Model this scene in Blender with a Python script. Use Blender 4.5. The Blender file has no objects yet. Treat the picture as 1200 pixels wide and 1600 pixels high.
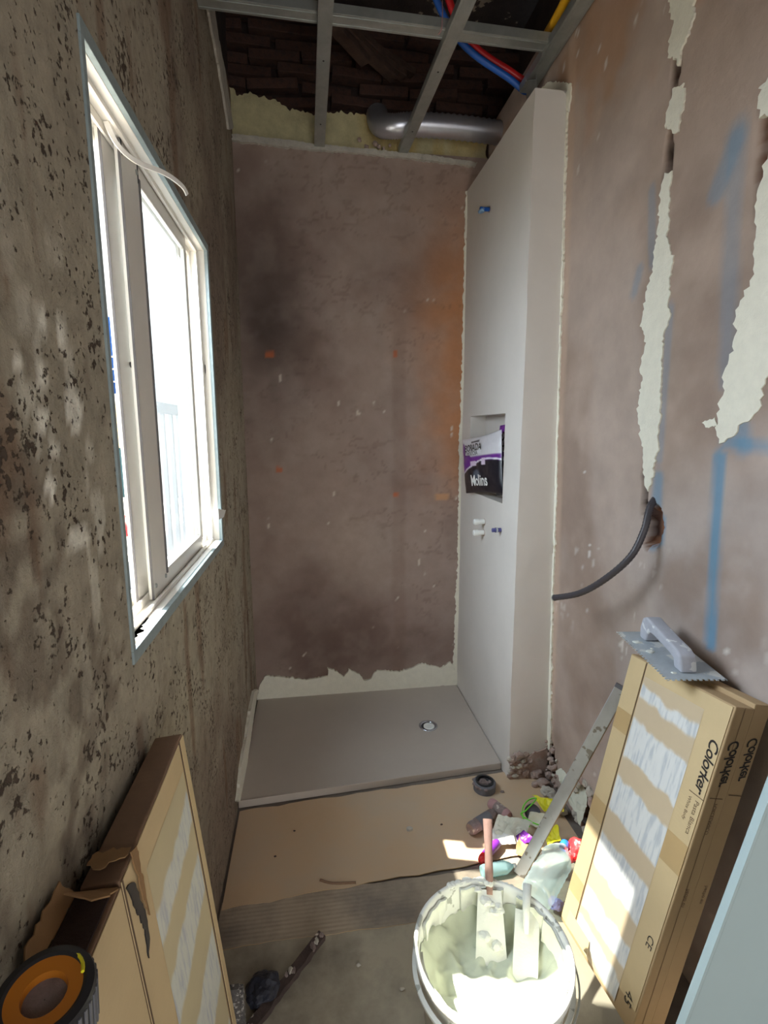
import bpy, bmesh, math, random
import numpy as np
from mathutils import Vector, Matrix, Quaternion

sc = bpy.context.scene
rnd = random.Random(7)

# ------------------------------------------------------------------ camera
F = 800.0                                    # focal length in pixels of the 1200x1600 frame
PITCH, ROLL, YAW = math.radians(9.2), math.radians(0.15), math.radians(8.1)
CAM = Vector((0, 0, 1.54))
fw = Vector((math.sin(YAW)*math.cos(PITCH), math.cos(YAW)*math.cos(PITCH), -math.sin(PITCH)))
ri = Vector((math.cos(YAW), -math.sin(YAW), 0)); dn = fw.cross(ri)
ri2 = math.cos(ROLL)*ri + math.sin(ROLL)*dn; dn2 = -math.sin(ROLL)*ri + math.cos(ROLL)*dn
cam_data = bpy.data.cameras.new('camera'); cam = bpy.data.objects.new('camera', cam_data)
sc.collection.objects.link(cam); sc.camera = cam
up = -dn2; back = -fw
cam.matrix_world = Matrix(((ri2.x, up.x, back.x, CAM.x), (ri2.y, up.y, back.y, CAM.y), (ri2.z, up.z, back.z, CAM.z), (0, 0, 0, 1)))
cam_data.sensor_fit = 'VERTICAL'; cam_data.sensor_height = 24.0; cam_data.lens = 24.0*F/1600
cam_data.clip_start = 0.02; cam_data.clip_end = 200

# ------------------------------------------------------------------ light
SUN_DIR = Vector((0.745, -0.195, -1.06))      # direction the sunlight travels
SUN_E, SKY_E, DOOR_E, WIN_E, EXPO = 24.0, 1.5, 13.0, 130.0, 0.38
w = bpy.data.worlds.new('world'); sc.world = w; w.use_nodes = True
wn = w.node_tree; wn.nodes.clear()
wo = wn.nodes.new('ShaderNodeOutputWorld'); wb = wn.nodes.new('ShaderNodeBackground')
wb.inputs[0].default_value = (0.80, 0.90, 1.0, 1); wb.inputs[1].default_value = SKY_E
wn.links.new(wb.outputs[0], wo.inputs[0])
sun_d = bpy.data.lights.new('sun', 'SUN'); sun_d.energy = SUN_E; sun_d.angle = math.radians(0.6); sun_d.color = (1, 0.93, 0.80)
sun = bpy.data.objects.new('sun', sun_d); sc.collection.objects.link(sun)
sun.rotation_euler = SUN_DIR.to_track_quat('-Z', 'Y').to_euler()
def area(name, loc, aim, sx, sy, e, col):
    d = bpy.data.lights.new(name, 'AREA'); d.shape = 'RECTANGLE'; d.size = sx; d.size_y = sy; d.energy = e; d.color = col
    o = bpy.data.objects.new(name, d); sc.collection.objects.link(o); o.location = loc
    o.rotation_euler = (Vector(aim)-Vector(loc)).to_track_quat('-Z', 'Y').to_euler(); return o
area('doorway_daylight', (0.45, -1.45, 1.05), (0.25, 2.0, 0.7), 0.85, 1.7, DOOR_E, (1.0, 0.95, 0.87))
area('window_daylight', (-1.10, 1.70, 2.15), (0.9, 1.95, 0.45), 1.2, 1.1, WIN_E, (0.80, 0.90, 1.0))
sc.view_settings.view_transform = 'Standard'; sc.view_settings.look = 'None'
sc.view_settings.exposure = EXPO; sc.view_settings.gamma = 1.0; sc.view_settings.use_curve_mapping = False
sc.cycles.max_bounces = 8; sc.cycles.diffuse_bounces = 5; sc.cycles.transparent_max_bounces = 12
sc.cycles.sample_clamp_indirect = 6.0

# ------------------------------------------------------------------ helpers
def ray(px, py): return ri2*((px-600)/F) + dn2*((py-800)/F) + fw
def on_plane(px, py, P, n):
    d = ray(px, py); n = Vector(n); return CAM + d*((Vector(P)-CAM).dot(n)/d.dot(n))
def oz(px, py, z=0.0): return on_plane(px, py, (0, 0, z), (0, 0, 1))
def ox(px, py, x): return on_plane(px, py, (x, 0, 0), (1, 0, 0))
def oy(px, py, y): return on_plane(px, py, (0, y, 0), (0, 1, 0))
RW0, RWK = 1.015, 0.065/2.9                  # right wall: x = RW0 - RWK*z
def rwx(z): return RW0 - RWK*z
def o_r(px, py): return on_plane(px, py, (RW0, 0, 0), (1, 0, RWK))

def lin(c):
    def f(v):
        v = v/255.0
        return v/12.92 if v <= 0.04045 else ((v+0.055)/1.055)**2.4
    return (f(c[0]), f(c[1]), f(c[2]))
# value noise in numpy
def vnoise(P, s, seed=0):
    Q = np.asarray(P, float)*s + seed*17.13
    i = np.floor(Q).astype(np.int64); f = Q-i; f = f*f*(3-2*f)
    def h(a):
        n = (a[..., 0]*374761393 + a[..., 1]*668265263 + a[..., 2]*2147483647 + seed*9176) & 0xffffffff
        n = ((n ^ (n >> 13))*1274126177) & 0xffffffff
        n = n ^ (n >> 16)
        return (n & 0xffff)/65535.0
    r = 0
    for dx in (0, 1):
        for dy in (0, 1):
            for dz in (0, 1):
                wgt = (f[..., 0] if dx else 1-f[..., 0])*(f[..., 1] if dy else 1-f[..., 1])*(f[..., 2] if dz else 1-f[..., 2])
                r = r + wgt*h(i+np.array([dx, dy, dz]))
    return r
def fbm(P, s, oct=4, seed=0, gain=0.55):
    a, t, r = 1.0, 0.0, 0.0
    for k in range(oct):
        r = r + a*vnoise(P, s*2**k, seed+k); t += a; a *= gain
    return r/t
def sstep(a, b, x): 
    t = np.clip((x-a)/(b-a), 0, 1); return t*t*(3-2*t)
def mixc(c, d, m): return c*(1-m[..., None]) + np.array(d)*m[..., None]

def mat(name, col=(0.5, 0.5, 0.5), rough=0.8, metal=0.0, vcol=False, ns=8.0, na=0.15, bump=0.0, bs=60.0, bd=0.004,
        col2=None, trans=0.0, alpha=1.0, spec=0.5, emis=None, wave=None, pits=0.0, spots=None, fleck=None):
    m = bpy.data.materials.new(name); m.use_nodes = True; nt = m.node_tree; N = nt.nodes; L = nt.links
    b = N['Principled BSDF']; b.inputs['Roughness'].default_value = rough; b.inputs['Metallic'].default_value = metal
    b.inputs['Specular IOR Level'].default_value = spec
    tc = N.new('ShaderNodeTexCoord')
    if vcol:
        a = N.new('ShaderNodeAttribute'); a.attribute_name = 'Col'; base = a.outputs['Color']
    else:
        r = N.new('ShaderNodeRGB'); r.outputs[0].default_value = (*col, 1); base = r.outputs[0]
    no = N.new('ShaderNodeTexNoise'); no.inputs['Scale'].default_value = ns; no.inputs['Detail'].default_value = 8
    no.inputs['Roughness'].default_value = 0.65
    L.new(tc.outputs['Object'], no.inputs['Vector'])
    if col2 is not None:
        mx = N.new('ShaderNodeMix'); mx.data_type = 'RGBA'
        cr = N.new('ShaderNodeValToRGB'); cr.color_ramp.elements[0].position = 0.42; cr.color_ramp.elements[1].position = 0.62
        L.new(no.outputs['Fac'], cr.inputs[0]); L.new(cr.outputs[0], mx.inputs[0]); L.new(base, mx.inputs[6]); mx.inputs[7].default_value = (*col2, 1); base = mx.outputs[2]
    if fleck is not None:                      # (scale, threshold, colour)
        vo = N.new('ShaderNodeTexNoise'); vo.inputs['Scale'].default_value = fleck[0]; vo.inputs['Detail'].default_value = 4
        L.new(tc.outputs['Object'], vo.inputs['Vector'])
        cr2 = N.new('ShaderNodeValToRGB'); cr2.color_ramp.elements[0].position = fleck[1]; cr2.color_ramp.elements[1].position = fleck[1]+0.03
        L.new(vo.outputs['Fac'], cr2.inputs[0])
        mx2 = N.new('ShaderNodeMix'); mx2.data_type = 'RGBA'; L.new(cr2.outputs[0], mx2.inputs[0]); L.new(base, mx2.inputs[6]); mx2.inputs[7].default_value = (*fleck[2], 1); base = mx2.outputs[2]
    if spots is not None:                      # clustered pits and crumbs: their dirt and inner shadow mixed into the colour
        h1 = N.new('ShaderNodeTexNoise'); h1.inputs['Scale'].default_value = spots[0]; h1.inputs['Detail'].default_value = 5; h1.inputs['Roughness'].default_value = .6
        h2 = N.new('ShaderNodeTexNoise'); h2.inputs['Scale'].default_value = spots[0]/9; h2.inputs['Detail'].default_value = 3
        L.new(tc.outputs['Object'], h1.inputs['Vector']); L.new(tc.outputs['Object'], h2.inputs['Vector'])
        ma = N.new('ShaderNodeMath'); ma.operation = 'MULTIPLY_ADD'; ma.inputs[1].default_value = 0.45; L.new(h2.outputs['Fac'], ma.inputs[0]); L.new(h1.outputs['Fac'], ma.inputs[2])
        sr = N.new('ShaderNodeMapRange'); sr.inputs[1].default_value = spots[1]+.07; sr.inputs[2].default_value = spots[1]+.13
        L.new(ma.outputs[0], sr.inputs[0]); spot_out = sr.outputs[0]
        mx3 = N.new('ShaderNodeMix'); mx3.data_type = 'RGBA'; L.new(spot_out, mx3.inputs[0]); L.new(base, mx3.inputs[6]); mx3.inputs[7].default_value = (*spots[2], 1); base = mx3.outputs[2]
    mr = N.new('ShaderNodeMapRange'); mr.inputs[1].default_value = 0.25; mr.inputs[2].default_value = 0.75
    mr.inputs[3].default_value = 1-na; mr.inputs[4].default_value = 1+na
    L.new(no.outputs['Fac'], mr.inputs[0])
    mu = N.new('ShaderNodeVectorMath'); mu.operation = 'SCALE'; L.new(base, mu.inputs[0]); L.new(mr.outputs[0], mu.inputs['Scale'])
    L.new(mu.outputs[0], b.inputs['Base Color'])
    last = None
    if spots is not None:
        b0_ = N.new('ShaderNodeBump'); b0_.invert = True; b0_.inputs['Strength'].default_value = .8; b0_.inputs['Distance'].default_value = .006
        L.new(spot_out, b0_.inputs['Height']); last = b0_
    if bump > 0:
        n2 = N.new('ShaderNodeTexNoise'); n2.inputs['Scale'].default_value = bs; n2.inputs['Detail'].default_value = 7; n2.inputs['Roughness'].default_value = 0.7
        L.new(tc.outputs['Object'], n2.inputs['Vector'])
        bp = N.new('ShaderNodeBump'); bp.inputs['Strength'].default_value = bump; bp.inputs['Distance'].default_value = bd
        L.new(n2.outputs['Fac'], bp.inputs['Height'])
        if last: L.new(last.outputs[0], bp.inputs['Normal'])
        last = bp
    if wave:                                   # (scale, strength, direction)
        wv = N.new('ShaderNodeTexWave'); wv.inputs['Scale'].default_value = wave[0]; wv.bands_direction = wave[2]
        wv.inputs['Distortion'].default_value = 0.6
        L.new(tc.outputs['Object'], wv.inputs['Vector'])
        b2 = N.new('ShaderNodeBump'); b2.inputs['Strength'].default_value = wave[1]; b2.inputs['Distance'].default_value = 0.002
        L.new(wv.outputs['Fac'], b2.inputs['Height'])
        if last: L.new(last.outputs[0], b2.inputs['Normal'])
        last = b2
    if pits > 0:
        vo = N.new('ShaderNodeTexVoronoi'); vo.inputs['Scale'].default_value = 38
        n3 = N.new('ShaderNodeTexNoise'); n3.inputs['Scale'].default_value = 7; n3.inputs['Detail'].default_value = 9; n3.inputs['Roughness'].default_value = .75
        L.new(tc.outputs['Object'], n3.inputs['Vector'])
        cr3 = N.new('ShaderNodeValToRGB'); cr3.color_ramp.elements[0].position = 0.36; cr3.color_ramp.elements[1].position = 0.46
        L.new(n3.outputs['Fac'], cr3.inputs[0])
        b3 = N.new('ShaderNodeBump'); b3.inputs['Strength'].default_value = pits; b3.inputs['Distance'].default_value = 0.006
        L.new(cr3.outputs[0], b3.inputs['Height'])
        if last: L.new(last.outputs[0], b3.inputs['Normal'])
        last = b3
    if last: L.new(last.outputs[0], b.inputs['Normal'])
    if trans: b.inputs['Transmission Weight'].default_value = trans
    if alpha < 1: b.inputs['Alpha'].default_value = alpha
    if emis: b.inputs['Emission Color'].default_value = (*emis, 1); b.inputs['Emission Strength'].default_value = 1
    return m

class MB:
    def __init__(s): s.v = []; s.f = []; s.c = None
    def add(s, vs, fs):
        k = len(s.v); s.v += [Vector(v) for v in vs]; s.f += [tuple(i+k for i in f) for f in fs]; return s
    def hexa(s, p):                            # 8 points: bottom 4 ccw, top 4
        return s.add(p, [(0, 3, 2, 1), (4, 5, 6, 7), (0, 1, 5, 4), (1, 2, 6, 5), (2, 3, 7, 6), (3, 0, 4, 7)])
    def box(s, a, b):
        x0, y0, z0 = a; x1, y1, z1 = b
        return s.hexa([(x0, y0, z0), (x1, y0, z0), (x1, y1, z0), (x0, y1, z0), (x0, y0, z1), (x1, y0, z1), (x1, y1, z1), (x0, y1, z1)])
    def obox(s, c, ax, hs):
        c = Vector(c); X, Y, Z = [Vector(a).normalized() for a in ax]; a, b, d = hs
        return s.hexa([c+X*i*a+Y*j*b+Z*k*d for k in (-1, 1) for i, j in ((-1, -1), (1, -1), (1, 1), (-1, 1))])
    def bar(s, p, q, w_, h_, upv=(0, 0, 1)):
        p, q = Vector(p), Vector(q); Z = (q-p).normalized(); X = Z.cross(Vector(upv))
        if X.length < 1e-4: X = Z.cross(Vector((0, 1, 0)))
        X.normalize(); Y = X.cross(Z)
        return s.obox((p+q)/2, (X, Y, Z), (w_/2, h_/2, (q-p).length/2))
    def slab(s, pts, n, th, back=0.0):         # polygon outline extruded along n
        n = Vector(n).normalized(); k = len(pts)
        a = [Vector(p)-n*back for p in pts]; b = [Vector(p)+n*th for p in pts]
        return s.add(a+b, [tuple(range(k-1, -1, -1)), tuple(range(k, 2*k))] + [(i, (i+1) % k, k+(i+1) % k, k+i) for i in range(k)])
    def tube(s, path, r, seg=12, cap=True, wob=None):
        path = [Vector(p) for p in path]; n = len(path); vs = []; fs = []
        pu = None
        for i, p in enumerate(path):
            t = (path[min(i+1, n-1)]-path[max(i-1, 0)]).normalized()
            if pu is None: pu = t.cross(Vector((0.3, 0.2, 1))).normalized()
            u = (pu - t*pu.dot(t)).normalized(); pu = u; v = t.cross(u)
            rr = r[i] if isinstance(r, (list, tuple)) else r
            for k in range(seg):
                a = 2*math.pi*k/seg; m_ = 1+(wob(i, k) if wob else 0)
                vs.append(p+(u*math.cos(a)+v*math.sin(a))*rr*m_)
        for i in range(n-1):
            for k in range(seg):
                fs.append((i*seg+k, i*seg+(k+1) % seg, (i+1)*seg+(k+1) % seg, (i+1)*seg+k))
        if cap: fs += [tuple(range(seg-1, -1, -1)), tuple((n-1)*seg+k for k in range(seg))]
        return s.add(vs, fs)
    def lathe(s, prof, c, ax=(0, 0, 1), seg=40, closed=False):
        c = Vector(c); Z = Vector(ax).normalized(); X = Z.orthogonal().normalized(); Y = Z.cross(X)
        n = len(prof); vs = [c+Z*h+(X*math.cos(2*math.pi*k/seg)+Y*math.sin(2*math.pi*k/seg))*r for r, h in prof for k in range(seg)]
        fs = [(i*seg+k, i*seg+(k+1) % seg, ((i+1) % n)*seg+(k+1) % seg, ((i+1) % n)*seg+k) for i in range(n if closed else n-1) for k in range(seg)]
        return s.add(vs, fs)
    def build(s, name, m, parent=None, smooth=False, bevel=0, sub=0, col=None, loc=None):
        o_ = Vector(parent['_w']) if parent is not None and '_w' in parent else Vector((0, 0, 0))
        if loc is not None: base = Vector(loc)
        else: base = o_
        me = bpy.data.meshes.new(name); me.from_pydata([tuple(v-base) for v in s.v], [], s.f); me.validate()
        if col is not None:
            ca = me.color_attributes.new('Col', 'FLOAT_COLOR', 'POINT')
            arr = np.ones((len(me.vertices), 4), np.float32); arr[:, :3] = np.asarray(col, np.float32)[:len(me.vertices)]
            ca.data.foreach_set('color', arr.ravel())
        ob = bpy.data.objects.new(name, me); sc.collection.objects.link(ob); me.materials.append(m)
        if smooth: me.polygons.foreach_set('use_smooth', [True]*len(me.polygons))
        if parent is not None: ob.parent = parent
        if loc is not None: ob.location = base - o_
        ob['_w'] = list(base)
        if bevel:
            bm_ = ob.modifiers.new('b', 'BEVEL'); bm_.width = bevel; bm_.segments = 2; bm_.limit_method = 'ANGLE'
        if sub:
            sm = ob.modifiers.new('s', 'SUBSURF'); sm.levels = sub; sm.render_levels = sub
        return ob

def tag(o, label=None, cat=None, group=None, kind=None):
    for k, v in (('label', label), ('category', cat), ('group', group), ('kind', kind)):
        if v: o[k] = v
    return o
def thing(name, label, cat, loc, group=None):
    o = bpy.data.objects.new(name, None); sc.collection.objects.link(o); o.location = loc; o['_w'] = list(loc); o.empty_display_size = 0.05
    return tag(o, label, cat, group)

def grid_faces(nu, nv, keep=None):
    i, j = np.meshgrid(np.arange(nu-1), np.arange(nv-1), indexing='ij')
    if keep is not None: i, j = i[keep], j[keep]
    i = i.ravel(); j = j.ravel()
    return np.stack([i*nv+j, (i+1)*nv+j, (i+1)*nv+j+1, i*nv+j+1], 1)
def surface(name, P, m, col=None, hole=None, flip=False, parent=None, kind='structure', smooth=True):
    """P: (nu,nv,3) grid of world points; hole: (nu-1,nv-1) bool of cells to leave out"""
    nu, nv = P.shape[:2]
    fs = grid_faces(nu, nv, None if hole is None else ~hole)
    if flip: fs = fs[:, ::-1]
    base = np.array(parent['_w']) if parent is not None else np.zeros(3)
    me = bpy.data.meshes.new(name)
    me.from_pydata((P.reshape(-1, 3)-base).tolist(), [], fs.tolist())
    if col is not None:
        ca = me.color_attributes.new('Col', 'FLOAT_COLOR', 'POINT')
        arr = np.ones((nu*nv, 4), np.float32); arr[:, :3] = np.clip(col.reshape(-1, 3), 0, 1); ca.data.foreach_set('color', arr.ravel())
    if smooth: me.polygons.foreach_set('use_smooth', [True]*len(me.polygons))
    me.materials.append(m)
    o = bpy.data.objects.new(name, me); sc.collection.objects.link(o); o['_w'] = list(base)
    if parent is not None: o.parent = parent
    if kind: o['kind'] = kind
    return o
def rough_outline(pts, step=0.006, amp=0.006, seed=1, normal=None, jag=True):
    """subdivide a closed 3-D polygon and jitter it in its plane"""
    pts = [Vector(p) for p in pts]; n = Vector(normal).normalized(); out = []
    r = random.Random(seed); k = len(pts); ph = 0.0
    for i in range(k):
        a, b = pts[i], pts[(i+1) % k]; d = b-a; L = d.length; t = d.normalized(); s_ = n.cross(t)
        m_ = max(1, int(L/step))
        for q in range(m_):
            ph = 0.6*ph + r.gauss(0, amp*0.6)
            j = ph + (r.gauss(0, amp*0.5) if jag else 0)
            out.append(a+d*(q/m_)+s_*max(-2.5*amp, min(2.5*amp, j)))
    return out
def patch(name, pts, normal, m, parent, th=0.004, amp=0.005, step=0.008, seed=1, back=0.004, label=None):
    o = MB().slab(rough_outline(pts, step, amp, seed, normal), normal, th, back).build(name, m, parent)
    me = o.data; bm = bmesh.new(); bm.from_mesh(me)
    bmesh.ops.triangulate(bm, faces=[f for f in bm.faces if len(f.verts) > 4]); bmesh.ops.recalc_face_normals(bm, faces=bm.faces)
    bm.to_mesh(me); bm.free()
    if label: o['label'] = label
    return o
def text_obj(s, size, mapf, m, parent, name='lettering', bold=0.0, shear=0.0, spacing=1.0, align='LEFT'):
    """flat lettering; mapf turns (x, y) in metres into a world point"""
    cu = bpy.data.curves.new('t', 'FONT'); cu.body = s; cu.size = size; cu.offset = bold; cu.shear = shear; cu.space_character = spacing
    cu.resolution_u = 3; cu.align_x = align
    to = bpy.data.objects.new('t', cu); sc.collection.objects.link(to); bpy.context.view_layer.update()
    me = bpy.data.meshes.new_from_object(to.evaluated_get(bpy.context.evaluated_depsgraph_get()))
    bpy.data.objects.remove(to); bpy.data.curves.remove(cu)
    vs = [mapf(v.co.x, v.co.y) for v in me.vertices]; fs = [tuple(p.vertices) for p in me.polygons]
    bpy.data.meshes.remove(me)
    return MB().add(vs, fs).build(name, m, parent)
def lump(name, c, r, m, parent=None, seed=0, squash=(1, 1, 1), rough=0.35, sub=2, loc=None):
    bm = bmesh.new(); bmesh.ops.create_icosphere(bm, subdivisions=sub, radius=1)
    P = np.array([v.co[:] for v in bm.verts]); n_ = fbm(P+seed*3.1, 1.6, 3, seed)
    vs = [Vector((p[0]*squash[0], p[1]*squash[1], p[2]*squash[2]))*r*(1+rough*(q-0.5)*2)+Vector(c) for p, q in zip(P, n_)]
    fs = [tuple(v.index for v in f.verts) for f in bm.faces]; bm.free()
    return MB().add(vs, fs).build(name, m, parent, loc=loc)

# ------------------------------------------------------------------ materials
M = {}
M['left'] = mat('rough_render', vcol=True, rough=0.95, ns=24, na=0.22, bump=0.9, bs=70, bd=0.006, pits=0.5, spec=0.2, spots=(75, 0.757, lin((88, 76, 66))))
M['back'] = mat('scraped_mortar', vcol=True, rough=0.9, ns=14, na=0.10, bump=0.5, bs=55, bd=0.003, spec=0.25)
M['right'] = mat('smoothed_mortar', vcol=True, rough=0.85, ns=9, na=0.10, bump=0.45, bs=60, bd=0.003, spec=0.25)
M['plaster'] = mat('pale_plaster', lin((216, 210, 203)), 0.85, ns=5, na=0.04, bump=0.25, bs=30, bd=0.003, spec=0.25)
M['filler'] = mat('white_filler', lin((232, 228, 212)), 0.9, ns=30, na=0.06, bump=0.8, bs=90, bd=0.004, spec=0.2)
M['old_plaster'] = mat('old_cream_plaster', vcol=True, rough=0.9, ns=22, na=0.2, bump=0.8, bs=50, bd=0.006)
M['brick'] = mat('old_brick', lin((88, 60, 50)), 0.95, ns=30, na=0.4, bump=1.0, bs=60, bd=0.006, col2=lin((58, 42, 38)))
M['redbrick'] = mat('exposed_brick', lin((150, 92, 70)), 0.95, ns=30, na=0.3, bump=1.0, bs=60, bd=0.005)
M['soot'] = mat('dark_mortar', lin((58, 44, 40)), 0.95, ns=12, na=0.5, bump=1.0, bs=30, bd=0.01)
M['slab'] = mat('dark_slab', lin((62, 50, 46)), 0.95, ns=9, na=0.5, bump=1.0, bs=25, bd=0.015, fleck=(18, 0.63, lin((150, 135, 118))))
M['oldwood'] = mat('old_wood', lin((72, 52, 42)), 0.9, ns=18, na=0.5, bump=0.8, bs=30, bd=0.006)
M['zinc'] = mat('galvanised_steel', lin((178, 182, 178)), 0.45, 0.75, ns=14, na=0.18, bump=0.15, bs=40)
M['zincdull'] = mat('galvanised_trim', lin((150, 164, 166)), 0.6, 0.2, ns=40, na=0.15, bump=0.3, bs=80, bd=0.002)
M['pvc'] = mat('white_lacquer', lin((232, 228, 220)), 0.4, ns=10, na=0.04, spec=0.5)
M['pvcdark'] = mat('gasket_grey', lin((96, 92, 92)), 0.6, ns=20, na=0.1)  # dark grey of the sash seals and gaskets
M['dirt'] = mat('dust_dirt', lin((140, 122, 104)), 0.95, ns=40, na=0.3, bump=0.8, bs=90)
M['tray'] = mat('tray_stone', lin((186, 176, 166)), 0.55, ns=3, na=0.06, bump=0.12, bs=140, bd=0.001, spec=0.35)
M['chrome'] = mat('steel_ring', lin((200, 205, 215)), 0.25, 0.9, ns=5, na=0.02)
M['white'] = mat('white_plastic', lin((235, 236, 232)), 0.45, ns=10, na=0.03)
M['dark'] = mat('black_plastic', lin((34, 33, 36)), 0.45, ns=20, na=0.1)
M['hose'] = mat('grey_corrugated', lin((66, 62, 66)), 0.45, ns=30, na=0.12)
M['duct'] = mat('duct_foil', lin((205, 206, 214)), 0.32, 0.85, ns=20, na=0.06)
M['red'] = mat('red_plastic', lin((214, 36, 40)), 0.4, ns=10, na=0.08)
M['blue'] = mat('blue_plastic', lin((30, 96, 190)), 0.4, ns=10, na=0.05)
M['yellow'] = mat('yellow_plastic', lin((226, 170, 30)), 0.4, ns=10, na=0.06)
M['kraft'] = mat('kraft_board', lin((208, 184, 142)), 0.75, ns=7, na=0.06, bump=0.1, bs=200, bd=0.001, wave=(34, 0.04, 'Z'))
M['kraftside'] = mat('kraft_side', lin((182, 154, 116)), 0.75, ns=7, na=0.08, bump=0.1, bs=200, bd=0.001)
M['kraftdark'] = mat('kraft_brown', lin((126, 99, 78)), 0.85, ns=14, na=0.15, bump=0.3, bs=60, bd=0.003, wave=(26, 0.12, 'Y'))  # darker brown board, used for the left carton bodies
M['kraftold'] = mat('kraft_inside', lin((150, 116, 78)), 0.85, ns=12, na=0.2, bump=0.3, bs=80)
M['tape'] = mat('brown_tape', lin((194, 164, 118)), 0.4, ns=8, na=0.06)
M['labelp'] = mat('printed_label', vcol=True, rough=0.45, ns=20, na=0.03)
M['ink'] = mat('black_ink', lin((38, 32, 30)), 0.7, ns=5, na=0.0)
M['inkthin'] = mat('brown_ink', lin((104, 82, 62)), 0.8, ns=5, na=0.0)
M['floor'] = mat('screed', lin((120, 110, 102)), 0.95, ns=10, na=0.25, bump=0.7, bs=60, bd=0.004)
M['sheetA'] = mat('protective_card_tan', lin((204, 176, 144)), 0.8, ns=3, na=0.12, bump=0.15, bs=50, bd=0.002, col2=lin((190, 170, 146)))
M['sheetB'] = mat('protective_card_dusty', lin((172, 157, 138)), 0.85, ns=4, na=0.12, bump=0.25, bs=60, bd=0.002, wave=(22, 0.22, 'Y'), col2=lin((128, 118, 108)))
M['sheetC'] = mat('protective_card_grey', lin((178, 169, 150)), 0.85, ns=3, na=0.14, bump=0.2, bs=50, bd=0.002, col2=lin((128, 120, 108)))
M['bucket'] = mat('bucket_plastic', lin((226, 228, 222)), 0.5, ns=9, na=0.06, fleck=(30, 0.60, lin((170, 172, 164))))
M['paste'] = mat('tile_cement', lin((198, 204, 186)), 0.75, ns=4, na=0.05, bump=0.25, bs=40, bd=0.004, spec=0.3)
M['pastewhite'] = mat('smeared_cement', lin((224, 226, 218)), 0.75, ns=9, na=0.06, bump=0.5, bs=40, bd=0.004)
M['alu'] = mat('aluminium', lin((200, 204, 208)), 0.38, 0.7, ns=12, na=0.12, fleck=(30, 0.6, lin((150, 146, 140))))
M['steelmuck'] = mat('cement_caked_steel', lin((186, 194, 200)), 0.55, 0.35, ns=24, na=0.14, bump=0.5, bs=80, bd=0.002, fleck=(22, 0.58, lin((216, 218, 216))))
M['grip'] = mat('grey_grip', lin((176, 178, 188)), 0.6, ns=18, na=0.12, bump=0.4, bs=60, bd=0.003, fleck=(30, 0.6, lin((214, 216, 218))))
M['mud'] = mat('mud_caked', lin((138, 122, 118)), 0.95, ns=30, na=0.4, bump=1.0, bs=60, bd=0.006, fleck=(26, 0.60, lin((190, 178, 166))))
M['muddark'] = mat('muddy_timber', lin((76, 62, 58)), 0.95, ns=30, na=0.4, bump=1.0, bs=60, bd=0.006, fleck=(22, 0.66, lin((214, 204, 190))))
M['rubble'] = mat('rubble', lin((188, 168, 158)), 0.95, ns=26, na=0.35, bump=1.0, bs=50, bd=0.008, col2=lin((156, 130, 118)))
M['rubblepale'] = mat('rubble_pale', lin((196, 190, 178)), 0.95, ns=26, na=0.2, bump=1.0, bs=50, bd=0.008)
M['paper'] = mat('crumpled_paper', lin((206, 206, 190)), 0.8, ns=9, na=0.08, bump=0.5, bs=20, bd=0.006)
M['purple'] = mat('purple_film', lin((96, 34, 132)), 0.4, ns=9, na=0.1)
M['green'] = mat('green_string', lin((120, 226, 70)), 0.5, ns=9, na=0.05)
M['acid'] = mat('acid_yellow', lin((222, 214, 30)), 0.5, ns=9, na=0.1, bump=0.3, bs=30)
M['greyrub'] = mat('grey_pipe_plastic', lin((106, 106, 112)), 0.55, ns=20, na=0.15)
M['pinkish'] = mat('dusty_pink_film', lin((176, 136, 136)), 0.6, ns=26, na=0.3, bump=0.4, bs=40)
M['board'] = mat('pale_panel', lin((176, 194, 196)), 0.5, ns=2, na=0.03, spec=0.35)
M['mat'] = mat('speckled_mat', lin((92, 88, 86)), 0.95, ns=60, na=0.4, bump=0.8, bs=160, fleck=(140, 0.56, lin((170, 164, 158))))
M['orange'] = mat('orange_disc', lin((176, 106, 24)), 0.5, ns=9, na=0.1)
M['facade'] = mat('facade_paint', lin((232, 230, 226)), 0.9, ns=3, na=0.03)
M['beige'] = mat('beige_panel', lin((226, 206, 170)), 0.9, ns=3, na=0.03)
M['shutter'] = mat('blue_shutter', lin((36, 92, 160)), 0.6, ns=3, na=0.05)
M['greendark'] = mat('dark_green_paint', lin((44, 84, 92)), 0.6, ns=3, na=0.1)
M['ground'] = mat('street_ground', lin((190, 182, 172)), 0.9, ns=3, na=0.1)
def glass_mix(name, parts, col=(0.93, 0.97, 1.0)):
    """parts: dict of transparent / translucent / diffuse / glossy weights"""
    m = bpy.data.materials.new(name); m.use_nodes = True; nt = m.node_tree; N = nt.nodes; L = nt.links; N.clear()
    out = N.new('ShaderNodeOutputMaterial'); prev = None; tot = 0
    kinds = {'transparent': 'ShaderNodeBsdfTransparent', 'translucent': 'ShaderNodeBsdfTranslucent', 'diffuse': 'ShaderNodeBsdfDiffuse', 'glossy': 'ShaderNodeBsdfGlossy'}
    tc = N.new('ShaderNodeTexCoord'); no = N.new('ShaderNodeTexNoise'); no.inputs['Scale'].default_value = 6; L.new(tc.outputs['Object'], no.inputs['Vector'])
    for k, wgt in parts.items():
        s_ = N.new(kinds[k]); s_.inputs[0].default_value = (*col, 1)
        if k == 'glossy': s_.inputs['Roughness'].default_value = 0.06
        tot += wgt
        if prev is None: prev = s_.outputs[0]
        else:
            mx = N.new('ShaderNodeMixShader'); mx.inputs[0].default_value = wgt/tot; L.new(prev, mx.inputs[1]); L.new(s_.outputs[0], mx.inputs[2]); prev = mx.outputs[0]
    L.new(prev, out.inputs[0]); return m
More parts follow.
